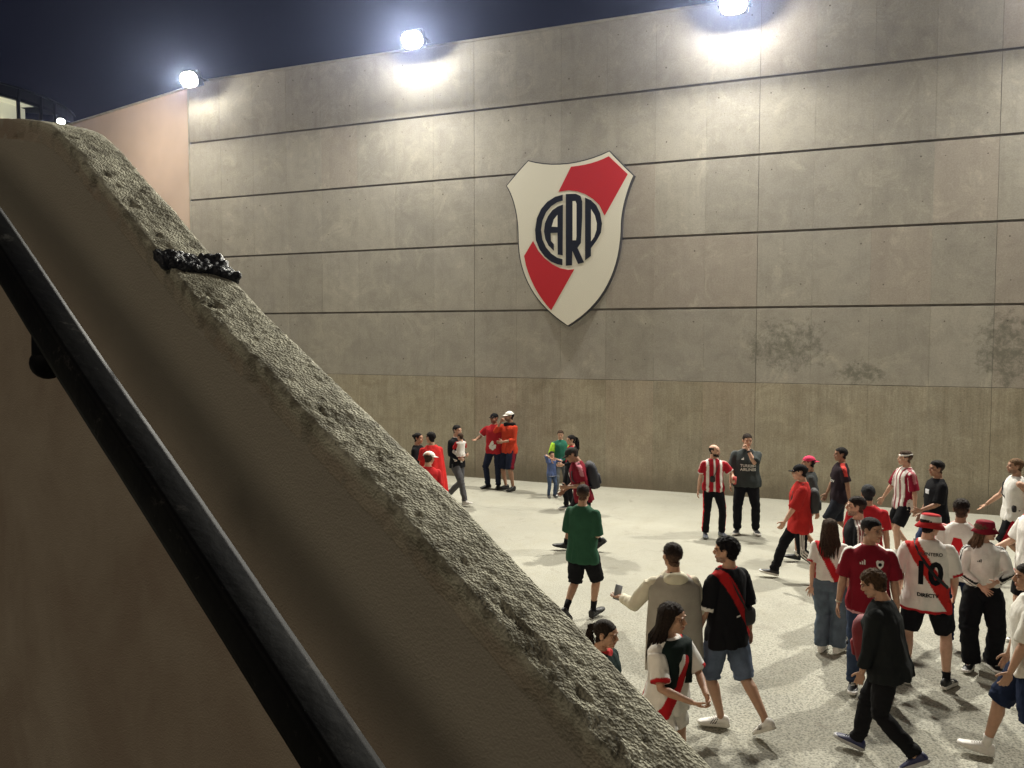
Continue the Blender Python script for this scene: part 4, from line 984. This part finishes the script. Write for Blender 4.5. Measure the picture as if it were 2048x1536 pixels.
def decal(info, name, polys, c, front=True, lift=.004, arm=None):
    """flat print laid on a shirt: 2-D outlines in body units (lx, lz) shrunk onto the cloth"""
    import bmesh
    sh = info['shg']; T = info['T']; k = info['k']; Ti = np.linalg.inv(T)
    L_ = xf(Ti, sh.V); F = [tuple(q) for q in sh.Q] + [tuple(q) for q in sh.T]
    bvh = info.get('bvh')
    if bvh is None: bvh = info['bvh'] = BVHTree.FromPolygons([tuple(v) for v in L_], F)
    out = G(); sgn = -1 if front else 1
    bm = bmesh.new()
    if isinstance(polys, bpy.types.Mesh): bm.from_mesh(polys)
    else:
        for p in polys:
            vs = [bm.verts.new((x, z, 0)) for x, z in p]; bm.faces.new(vs)
    bmesh.ops.triangulate(bm, faces=bm.faces[:])
    for _ in range(4):
        es = [e for e in bm.edges if e.calc_length() > .028]
        if not es: break
        bmesh.ops.subdivide_edges(bm, edges=es, cuts=1); bmesh.ops.triangulate(bm, faces=bm.faces[:])
    bm.verts.ensure_lookup_table(); V = []
    for v in bm.verts:
        o_ = Vector((v.co.x * k, sgn * .6, v.co.y * k)); r = bvh.ray_cast(o_, Vector((0, -sgn, 0)))
        y = r[0].y if r[0] is not None else sgn * .12 * k
        V.append((v.co.x * k, y + sgn * lift, v.co.y * k))
    T3 = [[v.index for v in f.verts] for f in bm.faces]; bm.free()
    out.add(xf(T, np.array(V)), None, T3, C=c); return link(name, out, cloth_m, info['shirt'], colors=True)
def textmesh(s, size, x, z, mirror=False, sx=1.0, bold=0.0):
    cu = bpy.data.curves.new('t', 'FONT'); cu.body = s; cu.size = size; cu.align_x = 'CENTER'; cu.align_y = 'CENTER'; cu.resolution_u = 3; cu.offset = bold
    o = bpy.data.objects.new('t', cu); _tsc.collection.objects.link(o)
    with bpy.context.temp_override(scene=_tsc, view_layer=_tsc.view_layers[0]): dg = bpy.context.evaluated_depsgraph_get()
    dg.update(); me = bpy.data.meshes.new_from_object(o.evaluated_get(dg)); bpy.data.objects.remove(o)
    for v in me.vertices: v.co = Vector(((-1 if mirror else 1) * v.co.x * sx + x, v.co.y + z, 0))
    return me
def bars(x, z, s=.045):     # three slanted bars badge
    return [[(x - s * .5 + q * s * .34, z - s * .3), (x - s * .5 + q * s * .34 + s * .24, z - s * .3), (x - s * .5 + q * s * .34 + s * .24, z - s * .3 + s * (.25 + q * .25)), (x - s * .5 + q * s * .34, z - s * .3 + s * (.38 + q * .25))] for q in range(3)]
def shieldp(x, z, s=.06): return [[(x - s * .5, z + s * .35), (x - s * .3, z + s * .55), (x, z + s * .47), (x + s * .3, z + s * .55), (x + s * .5, z + s * .35), (x + s * .4, z - s * .2), (x, z - s * .65), (x - s * .4, z - s * .2)]]
def gear(name, info, g, c, m, label, cat):
    """a worn or carried bag: top-level, standing where the person stands"""
    ctr = g.V.mean(0); g.V = g.V - ctr; g.C = C_(len(g.V), c) if c is not None else g.C
    o = link(name, g, m, None, colors=True); Mr = np.array(Matrix.Rotation(R(info['yaw']), 4, 'Z')); o.location = xf(Mr, ctr[None])[0] + info['P0']; o.rotation_euler = (0, 0, R(info['yaw'])); tag(o, label, cat); return o, ctr
def backpack(info, c, label, y=.20, z=1.22, s=1.0, cat='backpack', x=0, straps=True):
    g = G(); k = info['k']; T = info['T']
    a = np.arange(20) * 2 * math.pi / 20; Rg = []
    for zz, rx, ry in ((-.23, .10, .05), (-.21, .145, .085), (-.05, .155, .10), (.10, .148, .09), (.18, .12, .07), (.225, .05, .03)):
        Rg.append(np.stack([x + s * rx * np.sign(np.cos(a)) * np.abs(np.cos(a)) ** .6, y + s * ry * np.sign(np.sin(a)) * np.abs(np.sin(a)) ** .7, np.full(20, z + s * zz)], 1) * k)
    rings([xf(T, r) for r in Rg], g); g.V += normals(g) * (.006 * fbm(g.V * 12, 3, 5))[:, None]
    o, ctr = gear('backpack', info, g, c, gear_m, label, cat)
    sg = 1 if y > 0 else -1; p = G(); Rg = []
    for zz, rx, ry in ((-.17, .08, .02), (-.15, .11, .03), (-.02, .11, .03), (.0, .08, .015)): Rg.append(np.stack([x + s * rx * np.sign(np.cos(a)) * np.abs(np.cos(a)) ** .6, y + sg * .095 * s + s * ry * np.sin(a), np.full(20, z + s * zz)], 1) * k)
    rings([xf(T, r) for r in Rg], p); p.V -= ctr; p.C = C_(len(p.V), np.array(c) * 1.25); link('pocket', p, gear_m, o, colors=True)
    for sd in ((1, -1) if straps else ()):
        q_ = G(); q_ = limb([xf(T, np.array([v]) * k)[0] for v in ((sd * .10, y - sg * .08, z + .17), (sd * .10, .02, 1.475), (sd * .105, -sg * .125, 1.36), (sd * .12, -sg * .145, 1.24), (sd * .155, -sg * .05, 1.10), (sd * .12, y - sg * .06, 1.05))], [(.022, .006)] * 6, 8, up=(0, 0, 1)); q_.V -= ctr; q_.C = C_(len(q_.V), np.array(c) * .8); link('strap', q_, gear_m, o, colors=True)
    return o
def crossbag(info, c, label, sd=1, bx=-.13, bz=1.05, by=-.15, size=(.085, .035, .06), strap=True):
    k, T = info['k'], info['T']; g = ellipsoid((0, 0, 0), (1, 1, 1), 16, 10); g.V = np.sign(g.V) * np.abs(g.V) ** .6 * np.array(size) + [bx, by, bz]; g.V = xf(T, g.V * k)
    o, ctr = gear('shoulder_bag', info, g, c, gear_m, label, 'bag')
    R_ = lambda v: xf(T, np.array([v]) * k)[0]; f = info['fat']
    s_ = limb([R_((bx, by, bz)), R_((bx * .1 + .01 * sd, -.165 * f, 1.22)), R_((sd * .07, -.140, 1.36)), R_((sd * .105, -.03, 1.478)), R_((sd * .09, .10, 1.42)), R_((0, .150 * f, 1.25)), R_((-sd * .12, .13 * f, 1.10)), R_((-sd * .18 * f, .0, 1.0)), R_((bx, by, bz))], [(.016, .005)] * 9, 8, up=(0, 0, 1)); s_.V -= ctr; s_.C = C_(len(s_.V), np.array(c) * .8); link('strap', s_, gear_m, o, colors=True); return o
def drape(info, name, c, a0, a1, z0, z1, r0, r1, folds=7, m=None, yoff=0, pat=None, fold_amp=.018):
    """cloth hanging round the body from angle a0 to a1 (90 = back)"""
    k, T = info['k'], info['T']; na, nz_ = 70, 40; A_, Z_ = np.meshgrid(np.linspace(R(a0), R(a1), na), np.linspace(0, 1, nz_), indexing='ij')
    rr_ = r0 + (r1 - r0) * Z_ ** .7 + fold_amp * np.sin(A_ * folds + 2 * Z_) * (Z_ + .15) ; x = rr_ * 1.25 * np.cos(A_); y = rr_ * .80 * np.sin(A_) + yoff * Z_; z = z0 + (z1 - z0) * Z_ + .02 * np.sin(A_ * 3) * Z_
    top = np.clip(1 - Z_ / .12, 0, 1); x *= 1 - .45 * top; y *= 1 - .35 * top
    V = np.stack([x, y, z], 2).reshape(-1, 3); V += .006 * fbm(V * 12, 2, 8)[:, None]; I = np.arange(na * nz_).reshape(na, nz_); Q = np.stack([I[:-1, :-1].ravel(), I[1:, :-1].ravel(), I[1:, 1:].ravel(), I[:-1, 1:].ravel()], 1)
    g = G().add(V * k, Q); N_ = normals(g); n0 = len(g.V); bd = np.concatenate([I[0], I[:, -1], I[-1][::-1], I[:, 0][::-1]]); g2 = G().add(g.V, g.Q).add(g.V - N_ * .005, g.Q[:, ::-1])
    e = [[bd[i], bd[i + 1], bd[i + 1] + n0, bd[i] + n0] for i in range(len(bd) - 1) if bd[i] != bd[i + 1]]; g2.Q = np.vstack([g2.Q, e])
    uv = np.concatenate([np.stack([(A_.ravel() - R(a0)) / R(a1 - a0), Z_.ravel()], 1)] * 2); g2.C = pat(uv) if pat else C_(len(g2.V), c); g2.V = xf(T, g2.V)
    return link(name, g2, m or cloth_m, info['root'], colors=True)

# ---- the crowd, far to near ----
P_ = person
P_('woman with dark bun and black top facing the man in the red cape', 836, 866, h=1.66, yaw=65, skin='mid', hair='black', hairs='bun', shirt=plain(BLK), fem=True, legc=NAVY, cat='person')
a = P_('man seen from behind in a long red cape beside the parapet', 862, 864, h=1.75, yaw=205, skin='mid', hair='black', hairs='short', shirt=plain((.45, .02, .02)), legc=BLK, head=(20, 0))
drape(a, 'cape', (.52, .022, .020), 12, 172, 1.49, .52, .15, .27, folds=9)
a = P_('man in white cap and red top with a white emblem on the back', 850, 903, h=1.72, yaw=190, skin='light', hair='brown', hairs='short', cap=('cap', WHT, WHT, -60), shirt=plain((.45, .02, .022)), legc=NAVY, lean=6, head=(-45, 0), side=-6)
decal(a, 'shirt_badge', bars(-.02, 1.22, .15), WHT, front=False)
# father and child
fa = P_('man in black jacket and grey trousers walking with a child on his arm', 914, 850, F=1006, yaw=48, pose='walk', stride=.30, phase=-1, skin='light', hair='black', hairs='short', shirt=plain(BLK, collar=WHT), sleeve=1.9, legc=(.085, .085, .09), shoe=(WHT, WHT), hands=[(-.02, -.30, 1.12), (-.20, -.26, 1.05)], hand_style=('grip', 'grip'), grip_n=[(0, .9, .5), (0, .9, .5)], head=(0, 4))
k_ = fa['k']; q_ = math.radians(fa['yaw']); off = np.array([-.14, -.24]) * k_
ch_loc = fa['P0'] + np.array([off[0] * math.cos(q_) - off[1] * math.sin(q_), off[0] * math.sin(q_) + off[1] * math.cos(q_), .74])
P_('small child in red and white carried by the man in the black jacket', 908, 875, h=.92, loc=ch_loc, yaw=205, skin='light', hair='brown', hairs='short', shirt=plain(WHT, sh=RED, hem=RED, arms=RED), sleeve=1.7, legs='trousers', legc=WHT, shoe=(WHT, WHT), feet=[(.13, -.26, 20, 20, .30), (-.13, -.22, -20, 20, .26)], hands=[(.16, -.28, 1.30), (-.16, -.28, 1.34)], head=(30, 6), drop=.22)
m6 = P_('man in black cap and red printed shirt holding out an open hand', 989, 828, F=976, yaw=-22, skin='tan', hair='dark', hairs='short', cap=('cap', BLK, BLK), beard='dark', shirt=plain((.38, .018, .024), cuff=WHT), legc=NAVY, shoe=(BLK, BLK), hands=[(.27, -.05, .82), (-.36, -.24, 1.15)], hand_style=('relaxed', 'open'), grip_n=[None, (0, .1, 1)], head=(-22, 0), feet=[(.10, 0, 12), (-.15, -.03, -35)], loose=1.08)
# a blotchy white print on the shirt front, no figure in it
pr = []; rg0 = np.random.default_rng(3)
for q_ in range(7):
    cx_, cz_ = rg0.uniform(-.05, .075), rg0.uniform(.92, 1.18); rr_ = rg0.uniform(.022, .045); pr.append([(cx_ + rr_ * (1 + .3 * math.sin(3 * a_ + q_)) * math.cos(a_), cz_ + rr_ * 1.3 * math.sin(a_)) for a_ in np.linspace(0, 2 * math.pi, 13)[:-1]])
for j_, p_ in enumerate(pr): decal(m6, 'shirt_print', [p_], WHT, lift=.005 + j_ * .0006)
m7 = P_('man in white cap, orange red top and dark shorts, hand to his mouth', 1019, 824, F=979, yaw=-50, skin='tan', hair='black', hairs='short', cap=('cap', WHT, WHT), beard='black', shirt=plain((.50, .050, .020), collar=BLK), sleeve=1.5, legs='long_shorts', legc=NAVY, legside=(MAR, 'one'), shoe=(BLK, BLK), hands=[(.10, -.26, 1.10), (-.06, -.20, 1.52, (-.5, .1, -.8))], hand_style=('relaxed', 'grip'), head=(-20, 0), feet=[(.12, 0, 10), (-.10, -.02, -30)], loose=1.05)
drape(m7, 'scarf', BLK, -150, 60, 1.50, 1.36, .12, .13, folds=3)
# adult and children by the wall, to the left of the flare
a = P_('youth in green top with neon yellow sleeves standing behind the child in blue', 1121, 862, F=990, yaw=12, skin='light', hair='brown', hairs='short', shirt=plain((.03, .15, .10), arms=(.45, .75, .06)), sleeve=1.85, legc=(.16, .17, .18), shoe=(BLK, WHT), hands=[(.24, -.06, .86), (-.30, -.24, 1.0)], head=(-15, 10), loose=1.05)
P_('small child in a blue top and jeans with both hands up at the face', 1103, 906, F=994, yaw=25, skin='light', hair='dark', hairs='short', shirt=plain((.09, .13, .28), hem=(.30, .32, .42)), sleeve=.9, legc=(.06, .09, .16), denim=True, shoe=(BLK, GRY), hands=[(.10, -.20, 1.50), (-.10, -.20, 1.52)], kid=True)
a = P_('woman with dark ponytail, black jacket and red scarf facing left', 1143, 872, F=1019, yaw=-72, skin='light', hair='black', hairs='pony', shirt=plain(BLK), sleeve=1.9, fem=True, legc=BLK, shoe=(BLK, WHT), hands=[(.14, -.24, 1.08), (-.16, -.22, 1.06)], head=(0, 6), feet=[(.10, .02, 5), (-.10, -.08, -5)])
drape(a, 'scarf', (.60, .03, .05), -180, 10, 1.50, 1.10, .11, .145, folds=4)
a = P_('man in a black cap and maroon jersey leaning forward under a dark backpack', 1166, 893, F=1100, yaw=-78, pose='walk', phase=-1, stride=.27, skin='tan', hair='dark', hairs='short', cap=('cap', (.03, .03, .025), None), shirt=plain(MAR, sh=(.50, .20, .24)), legs='long_shorts', legc=BLK, shoe=(BLK, BLK), lean=13, head=(0, 18), hands=[(.12, -.24, 1.14), (-.14, -.27, 1.04)], socks=(BLK, 0), loose=1.1)
decal(a, 'sleeve_patch', [[(x, z) for x, z in shieldp(-.05, 1.30, .08)[0]]], WHT)
backpack(a, (.012, .013, .02), 'dark backpack worn by the leaning man in the maroon jersey', y=.21)
# boy in green
a = P_('youth in plain green t-shirt and black shorts walking away in the open plaza', 1165, 973, F=1238, yaw=152, pose='walk', phase=1, stride=.24, skin='mid', hair='dark', hairs='fade', shirt=plain((.024, .082, .046)), sleeve=1.0, loose=1.16, hem=.76, legs='long_shorts', legc=BLK, shoe=(BLK, BLK, BLK), socks=(BLK, 1), hands=[(.12, -.22, 1.08), (-.12, -.22, 1.08)], head=(10, 4), feet=[(.10, .27, 3), (-.08, -.14, -12)])
# pair by the wall
a = P_('bald bearded man in a red and white striped shirt with a black cross strap', 1425, 892, F=1072, yaw=10, skin='light', hair='dark', hairs='bald', beard='black', shirt=stripes((.36, .014, .024), WHT, per=.125, duty=.34, sh=(.62, .35, .33), cuff=WHT), legc=BLK, legside=((.55, .02, .03), 'one'), shoe=((.10, .11, .14), GRY), feet=[(.17, .02, 25), (-.15, -.06, -5)], hands=[(.34, -.24, 1.12, (.6, .4, -.7)), (-.30, -.03, .80)], hand_style=('grip', 'relaxed'), head=(55, 0), loose=1.06, hem=.88)
crossbag(a, (.015, .013, .012), 'small black cross strap bag on the bald man in stripes', sd=1, bx=-.04, bz=1.12, by=-.155, size=(.05, .03, .06))
g = limb([a['wr'][0] + np.array([.0, -.05, -.06]), a['wr'][0] + np.array([.0, -.06, .07])], [.030, .036], 14); gear('drink_cup', a, g, (.50, .06, .05), shoe_m, 'red drink cup held out by the bald man in stripes', 'cup')
a = P_('big man in dark grey sponsor shirt holding his hand to his mouth', 1491, 870, F=1066, yaw=2, skin='light', hair='dark', hairs='fade', shirt=plain((.040, .047, .047), sh=(.10, .11, .11)), sleeve=.95, loose=1.13, hem=.84, fat=1.14, legc=BLK, shoe=(BLK, WHT), hands=[(.01, -.20, 1.50, (.45, -.25, -1)), (-.27, -.11, .86, (-.9, .6, 0))], hand_style=('grip', 'relaxed'), head=(14, 4), feet=[(.17, .02, 14), (-.14, -.02, -14)])
decal(a, 'shirt_text', textmesh('TURKISH', .066, .02, 1.215, sx=1.0, bold=.0015), WHT); decal(a, 'shirt_text', textmesh('AIRLINES', .066, .02, 1.150, bold=.0015), WHT)
decal(a, 'shirt_badge', shieldp(.085, 1.33, .055), (.45, .40, .38)); decal(a, 'shirt_badge', bars(-.07, 1.33, .045), WHT)
g = limb([a['wr'][0] * .93 + a['el'][0] * .07, a['wr'][0] * .80 + a['el'][0] * .20], [.034, .036], 14); gear('wristband', a, g, BLK, gear_m, 'black band on the wrist of the big man in grey', 'wristband')
# passers on the right, far row
P_('man in pink cap and grey shorts behind the man in the long red shirt', 1614, 914, F=1119, yaw=-80, pose='walk', phase=1, stride=.18, skin='mid', hair='black', hairs='short', cap=('cap', (.62, .05, .12), (.62, .05, .12), 180), shirt=plain((.06, .065, .065)), legs='long_shorts', legc=(.075, .08, .078), shoe=(BLK, BLK), socks=(WHT, 0))
a = P_('man in long red shirt and black trousers with white side stripes striding left', 1598, 926, F=1158, yaw=-82, pose='walk', phase=-1, stride=.34, skin='light', hair='black', hairs='short', cap=('cap', BLK, BLK), shirt=plain((.42, .024, .020)), sleeve=1.1, loose=1.18, hem=.76, legc=BLK, legside=(WHT, 'three'), shoe=(BLK, WHT), head=(-5, 5), hands=[(.22, -.26, .90), (-.25, .14, .86)])
backpack(a, (.018, .02, .02), 'dark slim backpack worn by the man in the long red shirt', y=.19, s=.8)
a = P_('man in a black and red jersey and long dark shorts passing close to the wall', 1678, 895, F=1094, yaw=-78, pose='walk', phase=1, stride=.30, skin='tan', hair='black', hairs='short', shirt=plain((.022, .014, .018), sh=(.55, .06, .05)), legs='long_shorts', legc=(.02, .022, .03), shoe=(BLK, WHT), loose=1.08)
decal(a, 'shirt_text', textmesh('DIRECTV', .055, 0, 1.18, bold=.002), WHT)
P_('man seen from behind with short dark hair and plain red top', 1737, 970, h=1.74, yaw=178, skin='mid', hair=(.022, .023, .026), hairs='short', shirt=plain((.42, .018, .024)), legc=BLK, head=(12, 0))
a = P_('youth with white headband, striped jersey and short black shorts walking left', 1806, 905, F=1116, yaw=-62, pose='walk', phase=1, stride=.14, skin='light', hair='brown', hairs='quiff', cap=('band', WHT, None), shirt=stripes(WHT, (.24, .01, .03), per=.085, duty=.34, arms=(.24, .01, .03), sh=(.50, .18, .20)), sleeve=.95, legs='shorts', legc=BLK, shoe=(WHT, WHT), loose=1.06, hands=[(.27, .04, .82), (-.36, -.17, .93)], head=(-15, 0), socks=(WHT, 0))
a = P_('man in black t-shirt with small white chest print and blue jeans', 1868, 925, F=1150, yaw=-66, pose='walk', phase=-1, stride=.16, skin='tan', hair='black', hairs='quiff', shirt=plain(BLK), sleeve=.95, legc=(.03, .045, .10), denim=True, shoe=(BLK, WHT), loose=1.05, hands=[(.10, -.26, 1.02), (-.22, -.12, .90)], fat=1.05)
decal(a, 'shirt_badge', [[(-.02, 1.26), (.08, 1.26), (.08, 1.33), (-.02, 1.33)]], (.60, .62, .66))
a = P_('bearded man in white sleeveless shirt reaching one arm forward', 2024, 920, F=1147, yaw=-72, pose='walk', phase=1, stride=.24, skin='mid', hair='fair', hairs='short', beard='dark', shirt=plain(WHT), sleeve=.12, loose=1.05, legs='long_shorts', legc=BLK, legside=((.40, .01, .02), 'one'), shoe=(WHT, WHT), hands=[(.24, .10, .95), (-.28, -.30, .99)], hand_style=('relaxed', 'open'), grip_n=[None, (0, 0, 1)], fat=1.08)
crossbag(a, (.015, .012, .014), 'black bag at the hip of the bearded man in white', sd=-1, bx=.13, bz=1.02, by=-.06)
# group in front
a = P_('man with slicked hair and stubble, black jersey with red sash and white shoulder stripes', 1714, 994, h=1.75, yaw=-78, skin='light', hair='dark', hairs='fade', beard='dark', shirt=sash(BLK, RED, flip=-1, three=WHT, sh=(.20, .02, .02)), legc=NAVY, shoe=(BLK, WHT), head=(-6, 0))
a = P_('person from behind in white jersey with red back patch and red shoes', 1914, 1003, F=1296, yaw=176, skin='tan', hair='dark', hairs='quiff', shirt=plain(WHT, three=RED, cuff=RED), sleeve=1.1, legc=(.012, .02, .06), shoe=((.35, .02, .02), (.03, .03, .05)), loose=1.06, head=(-8, 0), feet=[(.10, 0, 10), (-.09, .03, -10)])
decal(a, 'shirt_patch', [[(-.02, 1.32), (.06, 1.33), (.085, 1.24), (-.0, 1.12), (-.05, 1.20)]], (.50, .015, .02), front=False)
a = P_('woman with long brown hair, white red-sash jersey and blue jeans, back to us', 1655, 1042, F=1304, yaw=172, skin='light', hair='brown', hairs='long', fem=True, shirt=sash(WHT, RED, w=.095, cuff=RED), sleeve=.82, hem=.98, legs='wide', legc=(.095, .125, .165), denim=True, shoe=(WHT, WHT, BLK), head=(8, 0), hands=[(.20, .13, .86, (.9, .5, -.2)), (-.22, -.05, .84)], grip_n=[(0, -1, 0), None], hand_style=('open', 'relaxed'), feet=[(.08, 0, -6), (-.11, -.04, -16)])
a = P_('man with short fade in plain maroon jersey with white crest looking right', 1741, 1037, h=1.79, yaw=6, skin='mid', hair='black', hairs='fade', shirt=plain((.19, .008, .017), sh=WHT, hem=(.60, .30, .32)), sleeve=.9, loose=1.05, legc=(.03, .045, .085), denim=True, shoe=(BLK, WHT), head=(48, 2), hands=[(.27, -.02, .84), (-.30, -.04, .79)], fat=1.06)
decal(a, 'shirt_badge', bars(-.075, 1.335, .055), WHT); cr_ = decal(a, 'shirt_crest', shieldp(.082, 1.325, .075), WHT); decal(a, 'crest_disc', [[(.082 + .018 * math.cos(t), 1.325 + .018 * math.sin(t)) for t in np.linspace(0, 2 * math.pi, 13)[:-1]]], BLK, lift=.006)
g = limb([a['wr'][1] * .98 + a['el'][1] * .02, a['wr'][1] * .93 + a['el'][1] * .07], [.031, .032], 14); gear('bracelet', a, g, (.5, .45, .35), gear_m, 'pale bracelet on the wrist of the man in the maroon jersey', 'bracelet')
# bucket hat and the number 10
b10 = P_('man in a red and white bucket hat and white number 10 jersey, legs apart', 1848, 1030, F=1368, yaw=180, skin='light', hair='dark', hairs='short', cap=('bucket', (.42, .02, .022), WHT), shirt=sash(WHT, (.45, .022, .018), w=.12, cuff=RED, hem=RED, three=WHT), sleeve=.95, loose=1.14, hem=.78, legs='shorts', legc=BLK, shoe=(BLK, WHT, WHT, WHT), socks=(BLK, 0), feet=[(.17, .02, 18), (-.20, .0, -24)], head=(-40, 6), hands=[(.25, -.14, .92), (-.25, -.16, .92)], fat=1.05)
decal(b10, 'shirt_number', textmesh('10', .31, -.01, 1.165, mirror=True, sx=.85, bold=.012), BLK, front=False, lift=.006)
decal(b10, 'shirt_name', textmesh('QUINTERO', .045, -.02, 1.365, mirror=True, sx=1.0, bold=.001), (.05, .05, .05), front=False, lift=.006)
decal(b10, 'shirt_text', textmesh('DIRECTV', .048, -.01, .955, mirror=True, sx=1.0, bold=.002), BLK, front=False, lift=.006)
k, T = b10['k'], b10['T']; R_ = lambda v: xf(T, np.array([v]) * k)[0]
g = limb([R_(v) for v in ((.12, .02, 1.483), (.10, .11, 1.42), (.02, .155, 1.28), (-.08, .165, 1.15), (-.185, .09, 1.04), (-.20, -.06, 1.0))], [(.017, .005)] * 6, 8, up=(0, 0, 1)); gear('shoulder_strap', b10, g, BLK, gear_m, 'black bag strap slung across the number 10 jersey', 'strap')
# maroon cap woman
w = P_('woman with long hair, maroon bucket hat and loose white top, hand on belt', 1960, 1044, F=1335, yaw=14, skin='light', hair=(.10, .055, .03), hairs='long', fem=True, cap=('bucket', MAR, (.20, .010, .025)), shirt=plain(WHT, three=BLK), sleeve=1.85, loose=1.12, hem=1.0, legs='wide', legc=BLK, shoe=(BLK, WHT, WHT), head=(62, 0), hands=[(.06, -.30, 1.10, (.9, .2, -.5)), (-.08, -.24, 1.03, (-.9, .3, -.4))], hand_style=('relaxed', 'open'), grip_n=[(0, .9, .3), (0, 1, 0)], feet=[(.13, .03, 15), (-.11, -.05, -30)])
decal(w, 'shirt_badge', bars(-.075, 1.30, .045), BLK)
# right edge figure in white, cut by the frame
P_('person in loose white and red jersey beyond the woman in the maroon bucket hat', 2062, 985, F=1292, yaw=-60, skin='light', hair='dark', hairs='short', shirt=plain(WHT, sh=(.60, .10, .10), hem=RED), sleeve=.95, loose=1.15, legs='shorts', legc=BLK, shoe=(BLK, WHT), hands=[(.26, -.05, .85), (-.24, -.30, 1.05)])
# middle front: cream hoodie with a draped flag, black sash jersey
a = P_('man in cream hooded top with a pale flag over his back holding a phone', 1346, 1087, h=1.76, yaw=196, pose='walk', phase=-1, stride=.2, skin='mid', hair='dark', hairs='fade', shirt=plain((.62, .58, .46)), sleeve=1.9, loose=1.12, legc=(.10, .10, .11), shoe=(WHT, WHT), head=(12, 0), hands=[(.40, -.30, 1.17, (.5, .3, -.9)), (-.24, -.18, .95)], hand_style=('open', 'relaxed'), grip_n=[(-.2, 1, .3), None])
drape(a, 'flag', (.33, .305, .26), 22, 172, 1.47, .60, .185, .235, folds=5, fold_amp=.010, pat=lambda uv: np.where((uv[:, 0] > .90)[:, None], np.array([.45, .22, .20]), np.array([.35, .325, .28])))
k, T = a['k'], a['T']; R_ = lambda v: xf(T, np.array([v]) * k)[0]
hd_ = ellipsoid((0, 0, 0), (1, 1, 1), 20, 12); hd_.V = np.sign(hd_.V) * np.abs(hd_.V) ** .9 * [.115, .055, .055] + [0, .105, 1.455]; hd_.V = xf(T, (hd_.V + .008 * fbm(hd_.V * 18, 3, 2)[:, None]) * k); hd_.C = C_(len(hd_.V), (.64, .60, .46)); link('hood', hd_, cloth_m, a['root'], colors=True)
hd_ = limb([R_((-.05, .085, 1.50)), R_((0, .100, 1.478)), R_((.05, .085, 1.50))], [.014, .02, .014], 10); hd_.C = C_(len(hd_.V), BLK); link('collar_lining', hd_, cloth_m, a['root'], colors=True)
wv = a['wr'][0]; fd = wv - a['el'][0]; fd /= np.linalg.norm(fd); g = box((0, 0, 0), (.072, .009, .145), ch=.004); g.V = g.V @ np.array(Matrix.Rotation(R(25), 3, 'X')).T @ np.array(Matrix.Rotation(R(-20), 3, 'Y')).T + wv + fd * .10 + [0, .02, .03]; gear('phone', a, g, (.16, .17, .19), shoe_m, 'phone held up by the man with the pale flag', 'phone')
a = P_('man in black jersey with red sash, denim shorts and white striped sneakers', 1450, 1081, F=1452, yaw=-132, pose='walk', phase=1, stride=.30, skin='mid', hair='black', hairs='curly', beard='dark', shirt=sash(BLK, (.42, .016, .016), w=.095, flip=1, collar=RED, cuff=WHT), sleeve=1.0, loose=1.12, hem=.78, legs='long_shorts', legc=(.10, .13, .19), denim=True, shoe=(WHT, (.62, .60, .55), WHT, BLK), head=(30, 2), hands=[(.29, -.12, .80), (-.25, .06, .86)], hand_style=('grip', 'relaxed'), feet=[(.03, -.02, 40, 0), (-.08, .40, -6)])
decal(a, 'shirt_badge', [[(-.02, 1.08), (.03, 1.075), (.03, 1.06), (-.02, 1.065)]], WHT, front=False)
crossbag(a, (.012, .012, .013), 'black hip bag on the man in the black sash jersey', sd=1, bx=-.17, bz=1.03, by=.10, size=(.075, .05, .085), strap=False)
# woman with long hair in front
w = P_('woman with long dark hair, white red-sash jersey and white shorts beside the parapet', 1333, 1204, h=1.66, yaw=52, pose='walk', phase=-1, stride=.22, skin='mid', hair='dark', hairs='long', fem=True, shirt=sash(WHT, RED, w=.09, cuff=RED), sleeve=.85, loose=1.08, hem=.90, legs='short_shorts', legc=WHT, shoe=(WHT, WHT), head=(18, 0), hands=[(.05, -.34, 1.12, (.8, .3, -.5)), (-.10, -.32, 1.10, (-.9, .2, -.5))], hand_style=('relaxed', 'relaxed'), grip_n=[(-.6, .6, .3), (.2, .3, 1)], lean=4)
drape(w, 'scarf', (.008, .016, .014), -150, -25, 1.49, 1.13, .160, .185, folds=6)
w = P_('girl with a ponytail and dark jacket, only head and shoulders above the parapet', 1206, 1240, h=1.52, yaw=62, skin='mid', hair='dark', hairs='pony', fem=True, shirt=plain((.015, .03, .028), collar=(.5, .04, .04)), sleeve=1.9, legc=BLK, shoe=(WHT, WHT), head=(8, 8))
# dark jacket man
a = P_('man with tousled brown hair in black jacket and blue shoes walking left', 1772, 1148, F=1524, yaw=-104, pose='walk', phase=-1, stride=.27, skin='mid', hair=(.07, .04, .02), hairs='curly', shirt=plain((.012, .014, .014)), sleeve=1.85, loose=1.22, hem=.80, legs='trousers', legc=(.008, .008, .009), shoe=((.012, .016, .07), (.35, .35, .36), BLK), lean=9, head=(0, 14), fat=1.08, hands=[(.24, -.20, .80), (-.22, -.12, .84)], hand_style=('relaxed', 'relaxed'))
backpack(a, (.16, .008, .014), 'dark red backpack carried on the chest of the man in the black jacket', y=-.185, z=1.14, s=.88, straps=False)
# white t-shirt man cut by the right edge
P_('man in plain white t-shirt, navy shorts and white sneakers', 2056, 1128, F=1534, yaw=-82, pose='walk', phase=-1, stride=.30, skin='mid', hair='dark', hairs='short', shirt=plain((.66, .64, .58)), sleeve=.95, loose=1.1, hem=.84, legs='long_shorts', legc=(.012, .02, .05), shoe=(WHT, WHT, WHT), socks=(WHT, 0), hands=[(.25, -.20, .86), (-.27, -.15, .84)], lean=3)

bpy.data.objects.remove(_tmp); bpy.data.scenes.remove(_tsc)
print('tris', sum(len(o.data.loops) - 2 * len(o.data.polygons) for o in col.objects if o.type == 'MESH') // 1)
